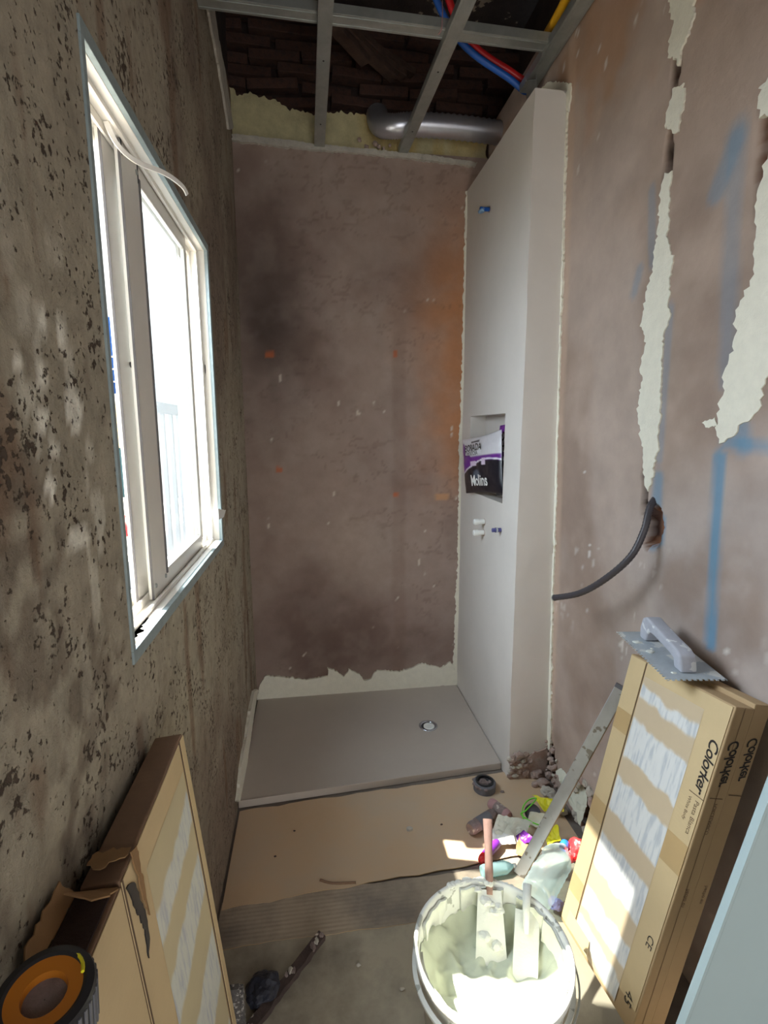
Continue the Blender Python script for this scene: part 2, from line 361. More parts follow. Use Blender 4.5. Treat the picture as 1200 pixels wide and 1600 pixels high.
M['frost'] = glass_mix('dusty_window_glass', {'transparent': 0.81, 'diffuse': 0.15, 'glossy': 0.04}, (0.90, 0.915, 0.92))
M['pet'] = glass_mix('clear_bottle_plastic', {'transparent': 0.52, 'diffuse': 0.16, 'translucent': 0.16, 'glossy': 0.16}, (0.82, 0.93, 0.95))

# ------------------------------------------------------------------ structure: walls
LX, BY = -0.335, 2.77
WY0, WY1, WZ0, WZ1 = 0.95, 1.945, 1.125, 2.155          # window opening in the left wall
def axis(breaks):
    out = []
    for a, b, st in breaks:
        n = max(1, int(round((b-a)/st))); out += list(np.linspace(a, b, n+1)[:-1])
    return np.array(out+[breaks[-1][1]])
# left wall
yy = axis([(-1.6, 0.0, 0.1), (0.0, WY0, 0.010), (WY0, WY1, 0.0135), (WY1, BY+0.05, 0.0135)])
zz = axis([(0.0, WZ0, 0.012), (WZ0, WZ1, 0.015), (WZ1, 3.12, 0.016)])
Yg, Zg = np.meshgrid(yy, zz, indexing='ij'); P0 = np.stack([np.full_like(Yg, LX), Yg, Zg], -1)
n1 = fbm(P0, 1.4, 4, 3); n2 = fbm(P0, 9, 4, 5); n3 = fbm(P0, 30, 3, 8)
edge = np.minimum.reduce([np.maximum(np.maximum(WY0-Yg, Yg-WY1), np.maximum(WZ0-Zg, Zg-WZ1)), np.full_like(Yg, 1.0)])
damp = sstep(0.0, 0.05, edge)
pit = sstep(0.60, 0.70, n2*0.6+n3*0.4+0.10*sstep(1.0, 0.5, Yg)*sstep(2.0, 1.4, Zg))*damp
P = P0.copy(); P[..., 0] += damp*((n1-0.5)*0.012+(n2-0.5)*0.0015) - 0.0015*pit
c = np.broadcast_to(np.array(lin((172, 163, 145))), Yg.shape+(3,)).copy()
c = mixc(c, lin((138, 124, 110)), sstep(0.35, 0.68, n1))
c = mixc(c, lin((168, 158, 138)), sstep(0.52, 0.70, fbm(P0*np.array([1, 1, 0.5]), 3.0, 4, 21))*0.7)
c = mixc(c, lin((104, 90, 78)), pit*0.6)  # pits painted darker for their dirt and the shadow inside them
c = mixc(c, lin((120, 88, 66)), sstep(0.62, 0.7, fbm(P0*np.array([1, 2.5, 0.6]), 5.0, 3, 33))*0.5)
spl = sstep(0.585, 0.62, fbm(P0*np.array([1, 1.4, 0.6]), 16.0, 3, 44))*np.exp(-(((Yg-0.80)/0.14)**2+((Zg-1.50)/0.22)**2))
c = mixc(c, lin((206, 200, 184)), np.clip(spl*2.5, 0, 1))
for a, b, ra, rb in ((119, 640, 9, 30), (71, 502, 5, 12), (99, 520, 5, 24), (68, 590, 6, 14), (29, 560, 7, 9), (70, 654, 7, 14), (87, 698, 6, 9), (119, 843, 16, 7), (80, 760, 6, 20)):
    q, q1, q2 = ox(a, b, LX), ox(a+ra, b, LX), ox(a, b+rb, LX)
    e_ = np.hypot((Yg-q.y)/max(.006, abs(q1.y-q.y)), (Zg-q.z)/max(.006, abs(q2.z-q.z)))+(n3-.5)*1.6+(n2-.5)
    c = mixc(c, lin((250, 246, 232)), sstep(1.35, 1.0, e_))
hole = (Yg[:-1, :-1] > WY0-1e-4) & (Yg[1:, 1:] < WY1+1e-4) & (Zg[:-1, :-1] > WZ0-1e-4) & (Zg[1:, 1:] < WZ1+1e-4)
wall_left = surface('wall_left', P, M['left'], c, hole, flip=False)
# reveal of the opening through the wall thickness
WT = 0.13
MB().box((LX-WT, WY0-0.05, WZ0-0.05), (LX-0.07, WY1+0.05, WZ0-0.005)).box((LX-WT, WY0-0.05, WZ1+0.005), (LX-0.07, WY1+0.05, WZ1+0.05)) \
    .box((LX-WT, WY0-0.05, WZ0), (LX-0.07, WY0-0.005, WZ1)).box((LX-WT, WY1+0.005, WZ0), (LX-0.07, WY1+0.05, WZ1)).build('reveal', M['facade'], wall_left)
MB().box((LX-WT, -1.7, 0), (LX-0.012, WY0-0.02, 3.5)).box((LX-WT, WY1+0.02, 0), (LX-0.012, BY+0.3, 3.5)) \
    .box((LX-WT, WY0-0.02, 0), (LX-0.012, WY1+0.02, WZ0-0.02)).box((LX-WT, WY0-0.02, WZ1+0.02), (LX-0.012, WY1+0.02, 3.5)).build('masonry', M['soot'], wall_left)

# back wall
xx = axis([(LX-0.02, 0.86, 0.011), (0.86, 1.1, 0.03)]); zz = axis([(0.0, 2.905, 0.012)])
Xg, Zg = np.meshgrid(xx, zz, indexing='ij'); P0 = np.stack([Xg, np.full_like(Xg, BY), Zg], -1)
n1 = fbm(P0, 1.8, 4, 11); n2 = fbm(P0, 7, 4, 13); n3 = fbm(P0, 3.2, 5, 15)
P = P0.copy(); P[..., 1] += (n1-0.5)*0.014+(n2-0.5)*0.005
c = np.broadcast_to(np.array(lin((158, 138, 128))), Xg.shape+(3,)).copy()
c = mixc(c, lin((126, 104, 94)), sstep(0.40, 0.68, n3)*0.7)
c = mixc(c, lin((176, 158, 146)), sstep(0.45, 0.72, n1)*0.6)
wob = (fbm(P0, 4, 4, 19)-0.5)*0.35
orange_side = sstep(0.40, 0.85, Xg+wob)*sstep(0.9, 1.5, Zg+wob)*sstep(2.95, 2.2, Zg+wob)
c = mixc(c, lin((182, 124, 82)), orange_side*0.85)  # orange-brown tone on the right side, with a noisy edge
dark_left = np.exp(-(((Xg+0.20+wob*0.4)/0.22)**2+((Zg-2.1+wob)/0.45)**2)); dark_low = np.exp(-(((Xg-0.05+wob)/0.45)**2+((Zg-0.35)/0.35)**2))
c = mixc(c, lin((78, 66, 62)), np.clip(dark_left, 0, 1)*0.9); c = mixc(c, lin((100, 80, 74)), dark_low*0.7)  # darker ovals at the upper left and near the floor
crk = sstep(.012, .004, abs(fbm(P0*np.array([1, 1, 2.2]), 3.0, 5, 201)-.5))*sstep(.52, .62, fbm(P0, 2.0, 3, 205)); c = mixc(c, lin((96, 76, 68)), crk*.28)
strk = sstep(.05, .02, abs(Xg-.48+.04*(n1-.5)))*sstep(2.4, 1.9, Zg); c = mixc(c, lin((128, 104, 92)), strk*.35)
mot = sstep(.40, .72, fbm(P0, 9, 4, 207)); c = mixc(c, lin((178, 164, 154)), mot*.16)
for px_, py_, sx, sz in ((618, 553, .014, .018), (422, 554, .018, .012), (618, 774, .018, .016), (437, 734, .018, .016), (690, 776, .04, .02)):
    q = oy(px_, py_, BY); col_ = lin((190, 104, 66)) if px_ != 690 else lin((198, 150, 110))  # last one is a sun patch painted in; the others are reddish marks
    dd = np.maximum(abs(Xg-q.x)/sx, abs(Zg-q.z)/sz)+(n2-0.5)*1.2
    c = mixc(c, col_, sstep(1.15, 0.8, dd)*0.8)
flk = sstep(0.83, 0.85, fbm(P0*np.array([1.3, 1, 0.6]), 26, 3, 29)); c = mixc(c, lin((205, 192, 178)), flk)
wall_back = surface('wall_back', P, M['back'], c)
# right wall: chases and broken holes are pushed into it
yy = axis([(-1.6, 0.7, 0.08), (0.7, 1.30, 0.014), (1.30, 1.46, 0.007), (1.46, BY+0.1, 0.014)]); zz = axis([(0.0, 1.1, 0.014), (1.1, 1.4, 0.008), (1.4, 3.05, 0.0125)])
Yg, Zg = np.meshgrid(yy, zz, indexing='ij'); P0 = np.stack([RW0-RWK*Zg, Yg, Zg], -1)
n1 = fbm(P0, 1.6, 4, 51); n2 = fbm(P0, 8, 4, 53); n3 = fbm(P0, 3.5, 5, 55); jit = (fbm(P0, 26, 3, 57)-0.5)
c = np.broadcast_to(np.array(lin((172, 152, 139))), Yg.shape+(3,)).copy()
c = mixc(c, lin((176, 170, 168)), sstep(1.55, 1.15, Zg+(n1-.5)*.9)*sstep(1.75, 1.35, Yg+(n3-.5)*.5)*.55)  # cool window light on the lower wall, painted in as a grey mix
c = mixc(c, lin((142, 122, 110)), sstep(0.36, 0.66, n3)*0.8)
c = mixc(c, lin((184, 168, 158)), sstep(0.52, 0.66, n1)*0.5)
c = mixc(c, lin((176, 132, 96)), sstep(0.50, 0.62, fbm(P0, 2.2, 4, 61))*sstep(1.7, 2.3, Zg)*0.6)
def stroke(a, b, wd, soft=0.6, seed=71):
    (ya, za), (yb, zb) = a, b; d = np.array([yb-ya, zb-za]); L2 = (d**2).sum()
    t = np.clip(((Yg-ya)*d[0]+(Zg-za)*d[1])/L2, 0, 1)
    dist = np.hypot(Yg-ya-t*d[0], Zg-za-t*d[1])/wd + (n2-0.5)*0.8
    return sstep(1.0+soft*0.3, 1.0-soft, dist)
for a, b, wd, st in (((1.101, 1.00), (1.118, 1.47), .020, .75), ((0.95, 1.497), (1.10, 1.508), .018, .5), ((1.147, 2.18), (1.195, 2.09), .03, .4), ((1.50, 1.94), (1.475, 2.0), .02, .35),
                     ((1.147, 2.2), (1.12, 1.65), .03, .28), ((1.345, 1.21), (1.335, 1.40), .03, .55), ((1.338, 1.45), (1.33, 1.86), .018, .3), ((1.31, 1.28), (1.315, 1.22), .02, .6), ((1.06, 1.54), (1.05, 1.50), .03, .5), ((1.44, 2.2), (1.42, 2.0), .02, .3)):
    c = mixc(c, lin((84, 138, 170)), stroke(a, b, wd)*st)
grn = sstep(0.07, 0.03, abs(Yg-1.47+0.05*(n1-.5)))*0.0
c = mixc(c, lin((196, 168, 146)), sstep(0.035, 0.015, abs(Yg-1.93)+(n2-0.5)*0.03)*0.45)       # scraped strip along the pillar
c = mixc(c, lin((208, 200, 194)), np.clip(sstep(0.74, 0.77, fbm(P0*np.array([1, 1.7, 0.8]), 30, 3, 77))*(0.5+np.exp(-(((Yg-1.50)/.10)**2+((Zg-0.95)/.16)**2))*1.2)*sstep(0.7, 0.9, Zg)*sstep(1.3, 1.0, Zg), 0, 1))
c = mixc(c, lin((208, 200, 194)), sstep(0.82, 0.85, fbm(P0*np.array([1, 1.5, 0.8]), 26, 3, 79)))
dep = np.zeros_like(Yg)
def ell(y, z, ry, rz, d, k=.7):
    e_ = np.hypot((Yg-y)/ry, (Zg-z)/rz)+jit*k
    return sstep(1.1, 0.7, e_)*d
dep = np.maximum.reduce([ell(1.37, 2.45, .016, .045, .05), ell(1.378, 2.24, .018, .09, .05), ell(1.395, 1.36, .016, .09, .035), ell(1.345, 1.262, .036, .062, .05), ell(1.375, 1.25, .02, .07, .05),
                         ell(1.96, .10, .07, .10, .06), ell(1.64, .07, .08, .11, .07), ell(1.066, 2.12, .012, .14, .05)])
P = P0.copy(); P[..., 0] += dep + (n1-0.5)*0.012+(n2-0.5)*0.003
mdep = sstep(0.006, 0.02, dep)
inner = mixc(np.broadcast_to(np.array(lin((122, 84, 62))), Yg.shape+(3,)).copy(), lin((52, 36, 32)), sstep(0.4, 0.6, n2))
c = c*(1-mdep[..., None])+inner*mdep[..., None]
tb = np.exp(-(((Yg-1.335)/.03)**2+((Zg-1.262)/.05)**2)); c = mixc(c, lin((204, 142, 104)), np.clip(tb*mdep*1.2, 0, 0.9))
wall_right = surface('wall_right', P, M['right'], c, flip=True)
MB().box((1.1, -1.7, 0), (1.2, BY+0.3, 3.5)).build('masonry', M['soot'], wall_right)

# white filler in the chases of the right wall
nR = Vector((-1, 0, -RWK)).normalized()
def fill(pxs, seed, amp=0.004, th=0.004, step=0.007):
    patch('plaster_patch', [o_r(*p) for p in pxs], nR, M['filler'], wall_right, th, amp, step, seed, back=0.012)
fill([(1046, -20), (1084, -20), (1085, 28), (1068, 78), (1062, 100), (1044, 92), (1052, 40)], 1, .005)
fill([(1052, 142), (1071, 128), (1072, 160), (1062, 205), (1054, 212), (1039, 202), (1046, 165)], 2, .004)
fill([(1040, 272), (1050, 268), (1050, 300), (1046, 380), (1052, 410), (1046, 470), (1050, 490), (1040, 520), (1034, 600), (1032, 660), (1026, 720), (1022, 745), (1014, 768), (1008, 745), (1004, 700), (999, 650), (1001, 610), (1006, 590), (1000, 575), (1010, 545), (1003, 500), (1008, 470), (1020, 430), (1028, 370), (1033, 300)], 3, .0045)
fill([(1183, 322), (1215, 200), (1260, 200), (1260, 560), (1205, 560), (1198, 600), (1185, 640), (1168, 655), (1150, 680), (1128, 692), (1120, 668), (1134, 610), (1136, 575), (1150, 540), (1146, 500), (1160, 470), (1176, 430), (1182, 380)], 4, .007, .005, .010)
fill([(1190, 130), (1230, 100), (1230, 180), (1192, 182)], 5, .005)
fill([(1098, 660), (1118, 652), (1122, 664), (1104, 668)], 6, .002, .003, .005)
fill([(846, 140), (858, 128), (893, 130), (893, 150), (889, 175)], 8, .002, .004)
# pillar beside the shower
PX, PYF = 0.83, 1.955
PT = 2.745
NY0, NY1, NZ0, NZ1 = 2.135, 2.62, 1.215, 1.605
yy = axis([(PYF, NY0, 0.0125), (NY0, NY1, 0.02), (NY1, BY+0.01, 0.0125)]); zz = axis([(0.0, NZ0, 0.016), (NZ0, NZ1, 0.02), (NZ1, PT, 0.016)])
Yg, Zg = np.meshgrid(yy, zz, indexing='ij'); P0 = np.stack([np.full_like(Yg, PX), Yg, Zg], -1)
nn = fbm(P0, 2.0, 4, 91); n2 = fbm(P0, 14, 3, 93)
P = P0.copy(); e_ = sstep(0, .03, np.maximum(np.maximum(NY0-Yg, Yg-NY1), np.maximum(NZ0-Zg, Zg-NZ1)))
P[..., 0] += (nn-0.5)*0.010*e_+(n2-.5)*0.0015*e_
P[0, :, 0] += (fbm(P0[0], 9, 3, 95)-0.5)*0.006; P[0, :, 1] += (fbm(P0[0], 7, 3, 96)-0.5)*0.008
hole = (Yg[:-1, :-1] > NY0-1e-4) & (Yg[1:, 1:] < NY1+1e-4) & (Zg[:-1, :-1] > NZ0-1e-4) & (Zg[1:, 1:] < NZ1+1e-4)
pillar = surface('wall_pillar', P, M['plaster'], hole=hole)
nd = 0.085
MB().add([(PX, NY0, NZ0), (PX, NY1, NZ0), (PX, NY1, NZ1), (PX, NY0, NZ1), (PX+nd, NY0, NZ0), (PX+nd, NY1, NZ0), (PX+nd, NY1, NZ1), (PX+nd, NY0, NZ1)],
         [(4, 5, 6, 7), (0, 1, 5, 4), (2, 3, 7, 6), (1, 2, 6, 5), (3, 0, 4, 7)]).build('niche', M['plaster'], pillar)
tt = np.linspace(0, 1, 15); xs_, zs_ = np.meshgrid(tt, zz, indexing='ij')
xr = RW0-RWK*zs_+0.002
edgeP = P[0]                                           # share the ragged corner line with the side face
Pf = np.stack([edgeP[None, :, 0]*(1-xs_)+xr*xs_, edgeP[None, :, 1]*(1-xs_)+(PYF+0.002)*xs_, zs_], -1)
Pf[1:-1, :, 1] += (fbm(Pf[1:-1], 5, 3, 97)-0.5)*0.005
rr_ = 0.03                                             # rounded outer corner at the top right
cut = np.clip((Pf[..., 0]-(xr-rr_))/rr_, 0, 1); Pf[..., 2] = np.minimum(Pf[..., 2], PT-rr_+rr_*np.sqrt(np.clip(1-cut**2, 0, 1)))
surface('front_face', Pf, M['plaster'], parent=pillar, kind=None, flip=True)
MB().add([(PX, PYF, PT), (1.0, PYF, PT), (1.0, BY, PT), (PX, BY, PT)], [(0, 1, 2, 3)]).build('top_face', M['plaster'], pillar)
# rough plaster lips where the pillar meets the walls
patch('plaster_edge', [(PX+.004, BY, .03), (PX+.004, BY, PT), (PX-.010, BY, PT), (PX-.010, BY, 2.0), (PX-.014, BY, 1.4), (PX-.012, BY, .8), (PX-.022, BY, .3), (PX-.020, BY, .03)][::-1], (0, -1, 0), M['filler'], pillar, .006, .0035, .011, 12, .003)
patch('plaster_edge', [(rwx(.14), PYF+.004, .14), (rwx(2.7), PYF+.004, 2.7), (rwx(2.7), PYF-.006, 2.7), (rwx(2.0), PYF-.008, 2.0), (rwx(1.3), PYF-.014, 1.3), (rwx(.8), PYF-.012, .8), (rwx(.4), PYF-.020, .4), (rwx(.14), PYF-.028, .14)], nR, M['filler'], pillar, .005, .0035, .010, 13, .006)
# exposed rubble foot of the pillar
patch('broken_render', [(PX+.004, PYF-.004, .002), (rwx(0)-.01, PYF-.004, .002), (rwx(0)-.01, PYF-.004, .15), (PX+.10, PYF-.004, .12), (PX+.06, PYF-.004, .10), (PX+.03, PYF-.004, .135), (PX+.004, PYF-.004, .09)], (0, -1, 0), M['rubble'], pillar, .003, .006, .009, 14, .004)
for k in range(70):
    q = Vector((rnd.uniform(.835, 1.005), PYF-rnd.uniform(-.002, .012), rnd.uniform(.02, .125)))
    if q.x > .93: q = Vector((rwx(.1)-rnd.uniform(-.006, .012), rnd.uniform(1.86, 1.955), rnd.uniform(.02, .18)))
    lump('rubble_stone', q, rnd.uniform(.006, .018), M['rubble'] if k % 5 else M['rubblepale'], pillar, 200+k, (rnd.uniform(.7, 1.3), rnd.uniform(.5, .8), rnd.uniform(.6, 1.1)), .55, 2)
# torn white filler and mortar around the hole low in the right wall
for k in range(16):
    a = k/16*2*math.pi
    lump('mortar_crumb', (rwx(.1)-rnd.uniform(0, .012), 1.64+.085*math.cos(a), max(.02, .08+.12*math.sin(a))), rnd.uniform(.012, .024), M['rubblepale'] if k % 3 else M['rubble'], wall_right, 300+k, (.6, 1, 1), .6, 2)

# floor
floor = surface('floor', np.stack(np.meshgrid(np.linspace(-.5, 1.3, 19), np.linspace(-2.2, 2.95, 50), [0.0], indexing='ij'), -1)[:, :, 0, :], M['floor'])
# rear wall with doorway (behind the camera)
MB().box((-.5, -1.42, 0), (-.02, -1.3, 3.5)).box((.86, -1.42, 0), (1.2, -1.3, 3.5)).box((-.02, -1.42, 2.4), (.86, -1.3, 3.5)).build('wall_rear', M['facade'])
bpy.data.objects['wall_rear']['kind'] = 'structure'
# slab above the false ceiling
ceiling = MB().box((-.5, -1.6, 3.52), (1.25, 3.4, 3.6)).build('ceiling', M['slab']); ceiling['kind'] = 'structure'
# void behind the back wall head: dark courses of old brick
MB().box((-.5, BY+.13, 2.6), (1.25, BY+.22, 3.55)).build('dark_mortar', M['soot'], wall_back)
MB().box((-.36, BY+.02, 2.5), (1.1, BY+.09, 2.893)).build('wall_head', M['back'], wall_back, col=np.tile(np.array(lin((150, 136, 122))), (8, 1)))
proto_mesh = None
for r_ in range(9):
    for k in range(7):
        bx = -.52+k*.262+(.131 if r_ % 2 else 0)+rnd.uniform(-.014, .014); bz = 3.02+r_*.060+.02*bx+rnd.uniform(-.005, .005)
        if bx > 1.1: continue
        if proto_mesh is None:
            b0 = MB().box((-.122, -.035, -.022), (.122, .035, .022)); o = b0.build('brick', M['brick'], wall_back, bevel=.004); proto_mesh = o
        else:
            o = proto_mesh.copy(); sc.collection.objects.link(o)
        o.location = (bx, BY+.095+rnd.uniform(-.022, .022), bz); o.rotation_euler = (rnd.uniform(-.15, .15), rnd.uniform(-.07, .05), rnd.uniform(-.08, .08))
# cream band of old plaster with a ragged upper edge
band = [oy(p[0], p[1], BY+.03) for p in ((362, 222), (735, 262), (760, 262), (760, 215), (700, 212), (640, 205), (600, 215), (592, 190), (575, 183), (540, 180), (500, 182), (450, 172), (430, 160), (395, 148), (372, 152), (360, 140), (350, 130), (345, 150))]
ob = patch('old_plaster', band, (0, -1, 0), M['old_plaster'], wall_back, .012, .007, .010, 21, .02)
P_ = np.array([v.co[:] for v in ob.data.vertices]); cc = np.broadcast_to(np.array(lin((196, 186, 146))), P_.shape).copy()
t_ = sstep(.15, .45, P_[:, 0]); cc = mixc(cc, lin((196, 158, 70)), t_*.8*sstep(.35, .6, fbm(P_, 9, 3, 5)))
ca = ob.data.color_attributes.new('Col', 'FLOAT_COLOR', 'POINT'); arr = np.ones((len(P_), 4), np.float32); arr[:, :3] = cc; ca.data.foreach_set('color', arr.ravel())
patch('mortar_ledge', [oy(*p, BY-.004) for p in ((362, 212), (362, 221), (420, 229), (500, 236), (640, 249), (742, 262), (745, 255), (640, 241), (500, 227), (420, 217))], (0, -1, 0), M['rubblepale'], wall_back, .014, .0025, .010, 22, .02)
patch('broken_edge', [ox(*p, LX+.006) for p in ((316, -30), (328, -30), (334, 20), (340, 60), (350, 110), (356, 150), (363, 200), (356, 202), (348, 150), (340, 100), (330, 50))], (1, 0, 0), M['rubblepale'], wall_left, .006, .003, .012, 23, .02)
# old timbers and rubble above the left of the shower
for k in range(6):
    a = Vector((-.33+.06*k, 2.05+.10*k, 3.34+.02*(k % 2))); b = Vector((.30+.05*k, 2.66+.03*k, 3.22+.03*(k % 3)))
    MB().bar(a, b, .055, .03).build('timber_lath', M['oldwood'], ceiling, bevel=.004)
for k in range(26):
    q = Vector((rnd.uniform(.55, 1.0), rnd.uniform(1.7, 2.6), 3.49+rnd.uniform(-.02, .02)))
    lump('rubble_stone', q, rnd.uniform(.015, .045), M['rubblepale'] if k % 2 == 0 else M['rubble'], ceiling, 400+k, (1.2, 1, .6), .6, 2)
for k in range(7): lump('mortar_crumb', oy(560+k*9+rnd.uniform(-6, 6), 232-rnd.uniform(0, 14), BY-.01), rnd.uniform(.006, .014), M['rubble'], wall_back, 440+k)

# filler skirt round the shower tray
tz = .035
patch('plaster_skirt', [oy(*p, BY-.006) for p in ((399, 1095), (714, 1070), (714, 1052), (704, 1034), (688, 1042), (660, 1037), (640, 1043), (622, 1050), (600, 1048), (588, 1046), (578, 1060), (570, 1062), (562, 1052), (545, 1045), (538, 1056), (528, 1050), (512, 1043), (512, 1055), (498, 1058), (478, 1062), (470, 1060), (455, 1058), (415, 1056), (404, 1075))], (0, -1, 0), M['filler'], wall_back, .007, .0035, .009, 24, .014)
patch('plaster_skirt', [ox(*p, LX+.008) for p in ((399, 1093), (402, 1078), (396, 1080), (390, 1110), (384, 1150), (376, 1190), (372, 1230), (370, 1252), (376, 1250))][::-1], (1, 0, 0), M['filler'], wall_left, .006, .003, .010, 25, .016)

# ------------------------------------------------------------------ window
win = thing('window_1', None, None, (LX-.03, (WY0+WY1)/2, WZ0)); win['kind'] = 'structure'
def ringbars(x0, x1, y0, y1, z0, z1, wd, name, m, parent, nearw=None):
    MB().box((x0, y0, z0), (x1, y1, z0+wd)).build(name, m, parent, bevel=.001); MB().box((x0, y0, z1-wd), (x1, y1, z1)).build(name, m, parent, bevel=.001)
    MB().box((x0, y0, z0+wd), (x1, y0+(wd if nearw is None else nearw), z1-wd)).build(name, m, parent, bevel=.001); MB().box((x0, y1-wd, z0+wd), (x1, y1, z1-wd)).build(name, m, parent, bevel=.001)
ringbars(LX-.008, LX+.004, WY0-.006, WY1+.006, WZ0-.014, WZ1+.010, .025, 'steel_trim', M['zincdull'], win, .014)
fr_ = (WY0+.014, WY1-.014, WZ0+.006, WZ1-.010)
# white frame with two running tracks
def framebars(name, x0, x1, wd, m=M['pvc']): ringbars(x0, x1, fr_[0]-.008, fr_[1], fr_[2], fr_[3], wd, name, m, win)
framebars('frame_rail', LX-.034, LX-.007, .006); framebars('frame_rail', LX-.034, LX-.026, .016); framebars('frame_channel', LX-.052, LX-.034, .008)
framebars('frame_rail', LX-.058, LX-.052, .026); framebars('frame_channel', LX-.078, LX-.058, .010); framebars('frame_rail', LX-.088, LX-.078, .040)
def sash(xc, y0, y1, wl, wr, pane=True, label=None):
    s_ = thing('sash', None, None, (xc, (y0+y1)/2, fr_[2]+.012)); s_.parent = win; s_.location = Vector(s_['_w'])-Vector(win['_w'])
    z0, z1 = fr_[2]+.011, fr_[3]-.011; t = .006
    MB().box((xc+.001, y0-.0015, z0), (xc+t, y0, z1)).build('seal', M['pvcdark'], s_)
    MB().box((xc-t, y0, z0), (xc+t, y0+wl, z1)).build('stile', M['pvc'], s_, bevel=.0015)
    MB().box((xc-t, y1-wr, z0), (xc+t, y1, z1)).build('stile', M['pvc'], s_, bevel=.0015)
    MB().box((xc-t, y0+wl, z0), (xc+t, y1-wr, z0+.045)).build('rail', M['pvc'], s_, bevel=.0015)
    MB().box((xc-t, y0+wl, z1-.040), (xc+t, y1-wr, z1)).build('rail', M['pvc'], s_, bevel=.0015)
    MB().box((xc-.002, y0+wl-.004, z0+.04), (xc+.002, y1-wr+.004, z1-.036)).build('pane', M['frost'], s_)
    MB().box((xc+t, y0+wl-.012, z0+.035), (xc+t+.003, y0+wl-.004, z1-.03)).build('gasket', M['pvcdark'], s_)
    return s_, z0, z1
s2, z0, z1 = sash(LX-.045, 1.229, 1.80, .122, .03)
s1, _, _ = sash(LX-.066, 1.186, 1.79, .105, .03)
for yv, zv in ((1.245, z1-.02), (1.33, z1-.02), (1.245, z0+.03), (1.33, z0+.03)):
    MB().lathe([(.0005, .0025), (.005, .0025), (.006, 0)], (LX-.039, yv, zv), (1, 0, 0), 14).build('screw_cap', M['zinc'], s2, smooth=True)
MB().box((LX-.0395, 1.232, z1-.028), (LX-.0380, 1.239, z1)).box((LX-.0395, 1.336, z1-.04), (LX-.0380, 1.343, z1)).build('slot', M['dark'], s2)
MB().lathe([(.0003, .0025), (.0055, .0025), (.0065, 0)], ox(204, 570, LX-.0597), (1, 0, 0), 14).build('lock_hole', M['dark'], s1)
# far jamb bits and a torn scrap of tape
MB().box((LX-.035, fr_[1]-.030, fr_[2]), (LX-.028, fr_[1]-.012, fr_[3])).build('frame_rail', M['pvc'], win)
MB().box((LX-.036, 1.925, 1.735), (LX-.022, 1.936, 1.765)).build('catch', M['zinc'], win)
patch('tape_scrap', [ox(*p, LX+.008) for p in ((340, 795), (352, 797), (349, 808), (341, 812))], (1, 0, 0), M['white'], win, .002, .001, .005, 3, .0)
patch('dust_pile', [(LX-.005, .98, WZ0+.008), (LX-.07, .975, WZ0+.008), (LX-.075, 1.18, WZ0+.008), (LX-.035, 1.16, WZ0+.008)], (0, 0, 1), M['dirt'], win, .004, .004, .01, 5, .0)
# loose white weather strip hanging out of the head of the window
pts = [Vector(p) for p in ((LX-.045, 1.175, 2.135), (LX-.03, 1.185, 2.10), (LX-.005, 1.215, 2.085), (LX+.035, 1.275, 2.092), (LX+.06, 1.32, 2.088), (LX+.068, 1.335, 2.075))]
def catmull(pts, n=6):
    P = [pts[0]]+list(pts)+[pts[-1]]; out = []
    for i in range(1, len(P)-2):
        for k in range(n):
            t = k/n; a, b, c_, d = P[i-1], P[i], P[i+1], P[i+2]
            out.append(0.5*((2*b)+(c_-a)*t+(2*a-5*b+4*c_-d)*t*t+(3*b-a-3*c_+d)*t**3))
    return out+[P[-2]]
mb = MB(); cp = catmull(pts)
for a, b in zip(cp[:-1], cp[1:]): mb.bar(a, b+(b-a)*.05, .003, .010)
mb.build('weather_strip', M['pvc'], win)['label'] = 'loose white weather strip curling into the room'

# ------------------------------------------------------------------ outside
bld = thing('house', 'sunlit white house with blue shutters seen through the open window slot', 'building', (-3.6, 9.2, -3))
MB().box((-7, 9.1, -3), (-1.8, 12, 9)).build('wall', M['facade'], bld)
MB().box((-3.7, 9.02, 2.05), (-2.9, 9.1, 3.3)).build('shutter', M['shutter'], bld)
for k in range(12): MB().box((-3.7, 9.0, 2.1+k*.1), (-2.9, 9.02, 2.14+k*.1)).build('slat', M['shutter'], bld)
MB().box((-3.9, 8.3, 1.95), (-1.9, 9.1, 2.07)).build('balcony', M['facade'], bld)
MB().box((-3.6, 9.0, 1.25), (-2.6, 9.1, 1.95)).build('awning', M['beige'], bld)
MB().box((-3.6, 9.03, .1), (-2.8, 9.1, 1.24)).build('door_panel', M['greendark'], bld)
for k in range(3): MB().bar((-3.6, 8.35, 2.25+k*.18), (-1.95, 8.35, 2.25+k*.18), .02, .02).build('railing', M['pvc'], bld)
ch = thing('garden_bin', 'small red and white bin out in the terrace beyond the window', 'bin', oy(210, 850, 4.5))
q = Vector(ch['_w'])
MB().lathe([(.13, -.25), (.16, .12)], q, seg=20).build('body', M['white'], ch, smooth=True)
MB().lathe([(.17, .10), (.17, .16), (.10, .24), (.001, .25)], q, seg=20).build('lid', M['red'], ch, smooth=True)
rl = thing('railing', 'pale metal railing dimly seen through the dusty window pane', 'railing', (-.56, 2.6, .6))
MB().box((-.57, 1.9, 1.60), (-.54, 3.6, 1.64)).build('top_rail', M['greyrub'], rl); MB().box((-.57, 1.9, .60), (-.54, 3.6, .63)).build('bottom_rail', M['greyrub'], rl)
for k in range(14): MB().box((-.562, 1.95+k*.12, .62), (-.548, 1.966+k*.12, 1.61)).build('baluster', M['greyrub'], rl)
par = MB().box((-4.5, 1.2, .2), (-1.35, 8.0, .55)).build('trim_1', M['facade']); par['kind'] = 'structure'
for k in range(10): MB().box((-4.5, 1.6+k*.5, .552), (-1.35, 2.07+k*.5, .575)).build('tile', M['pvc'], par)
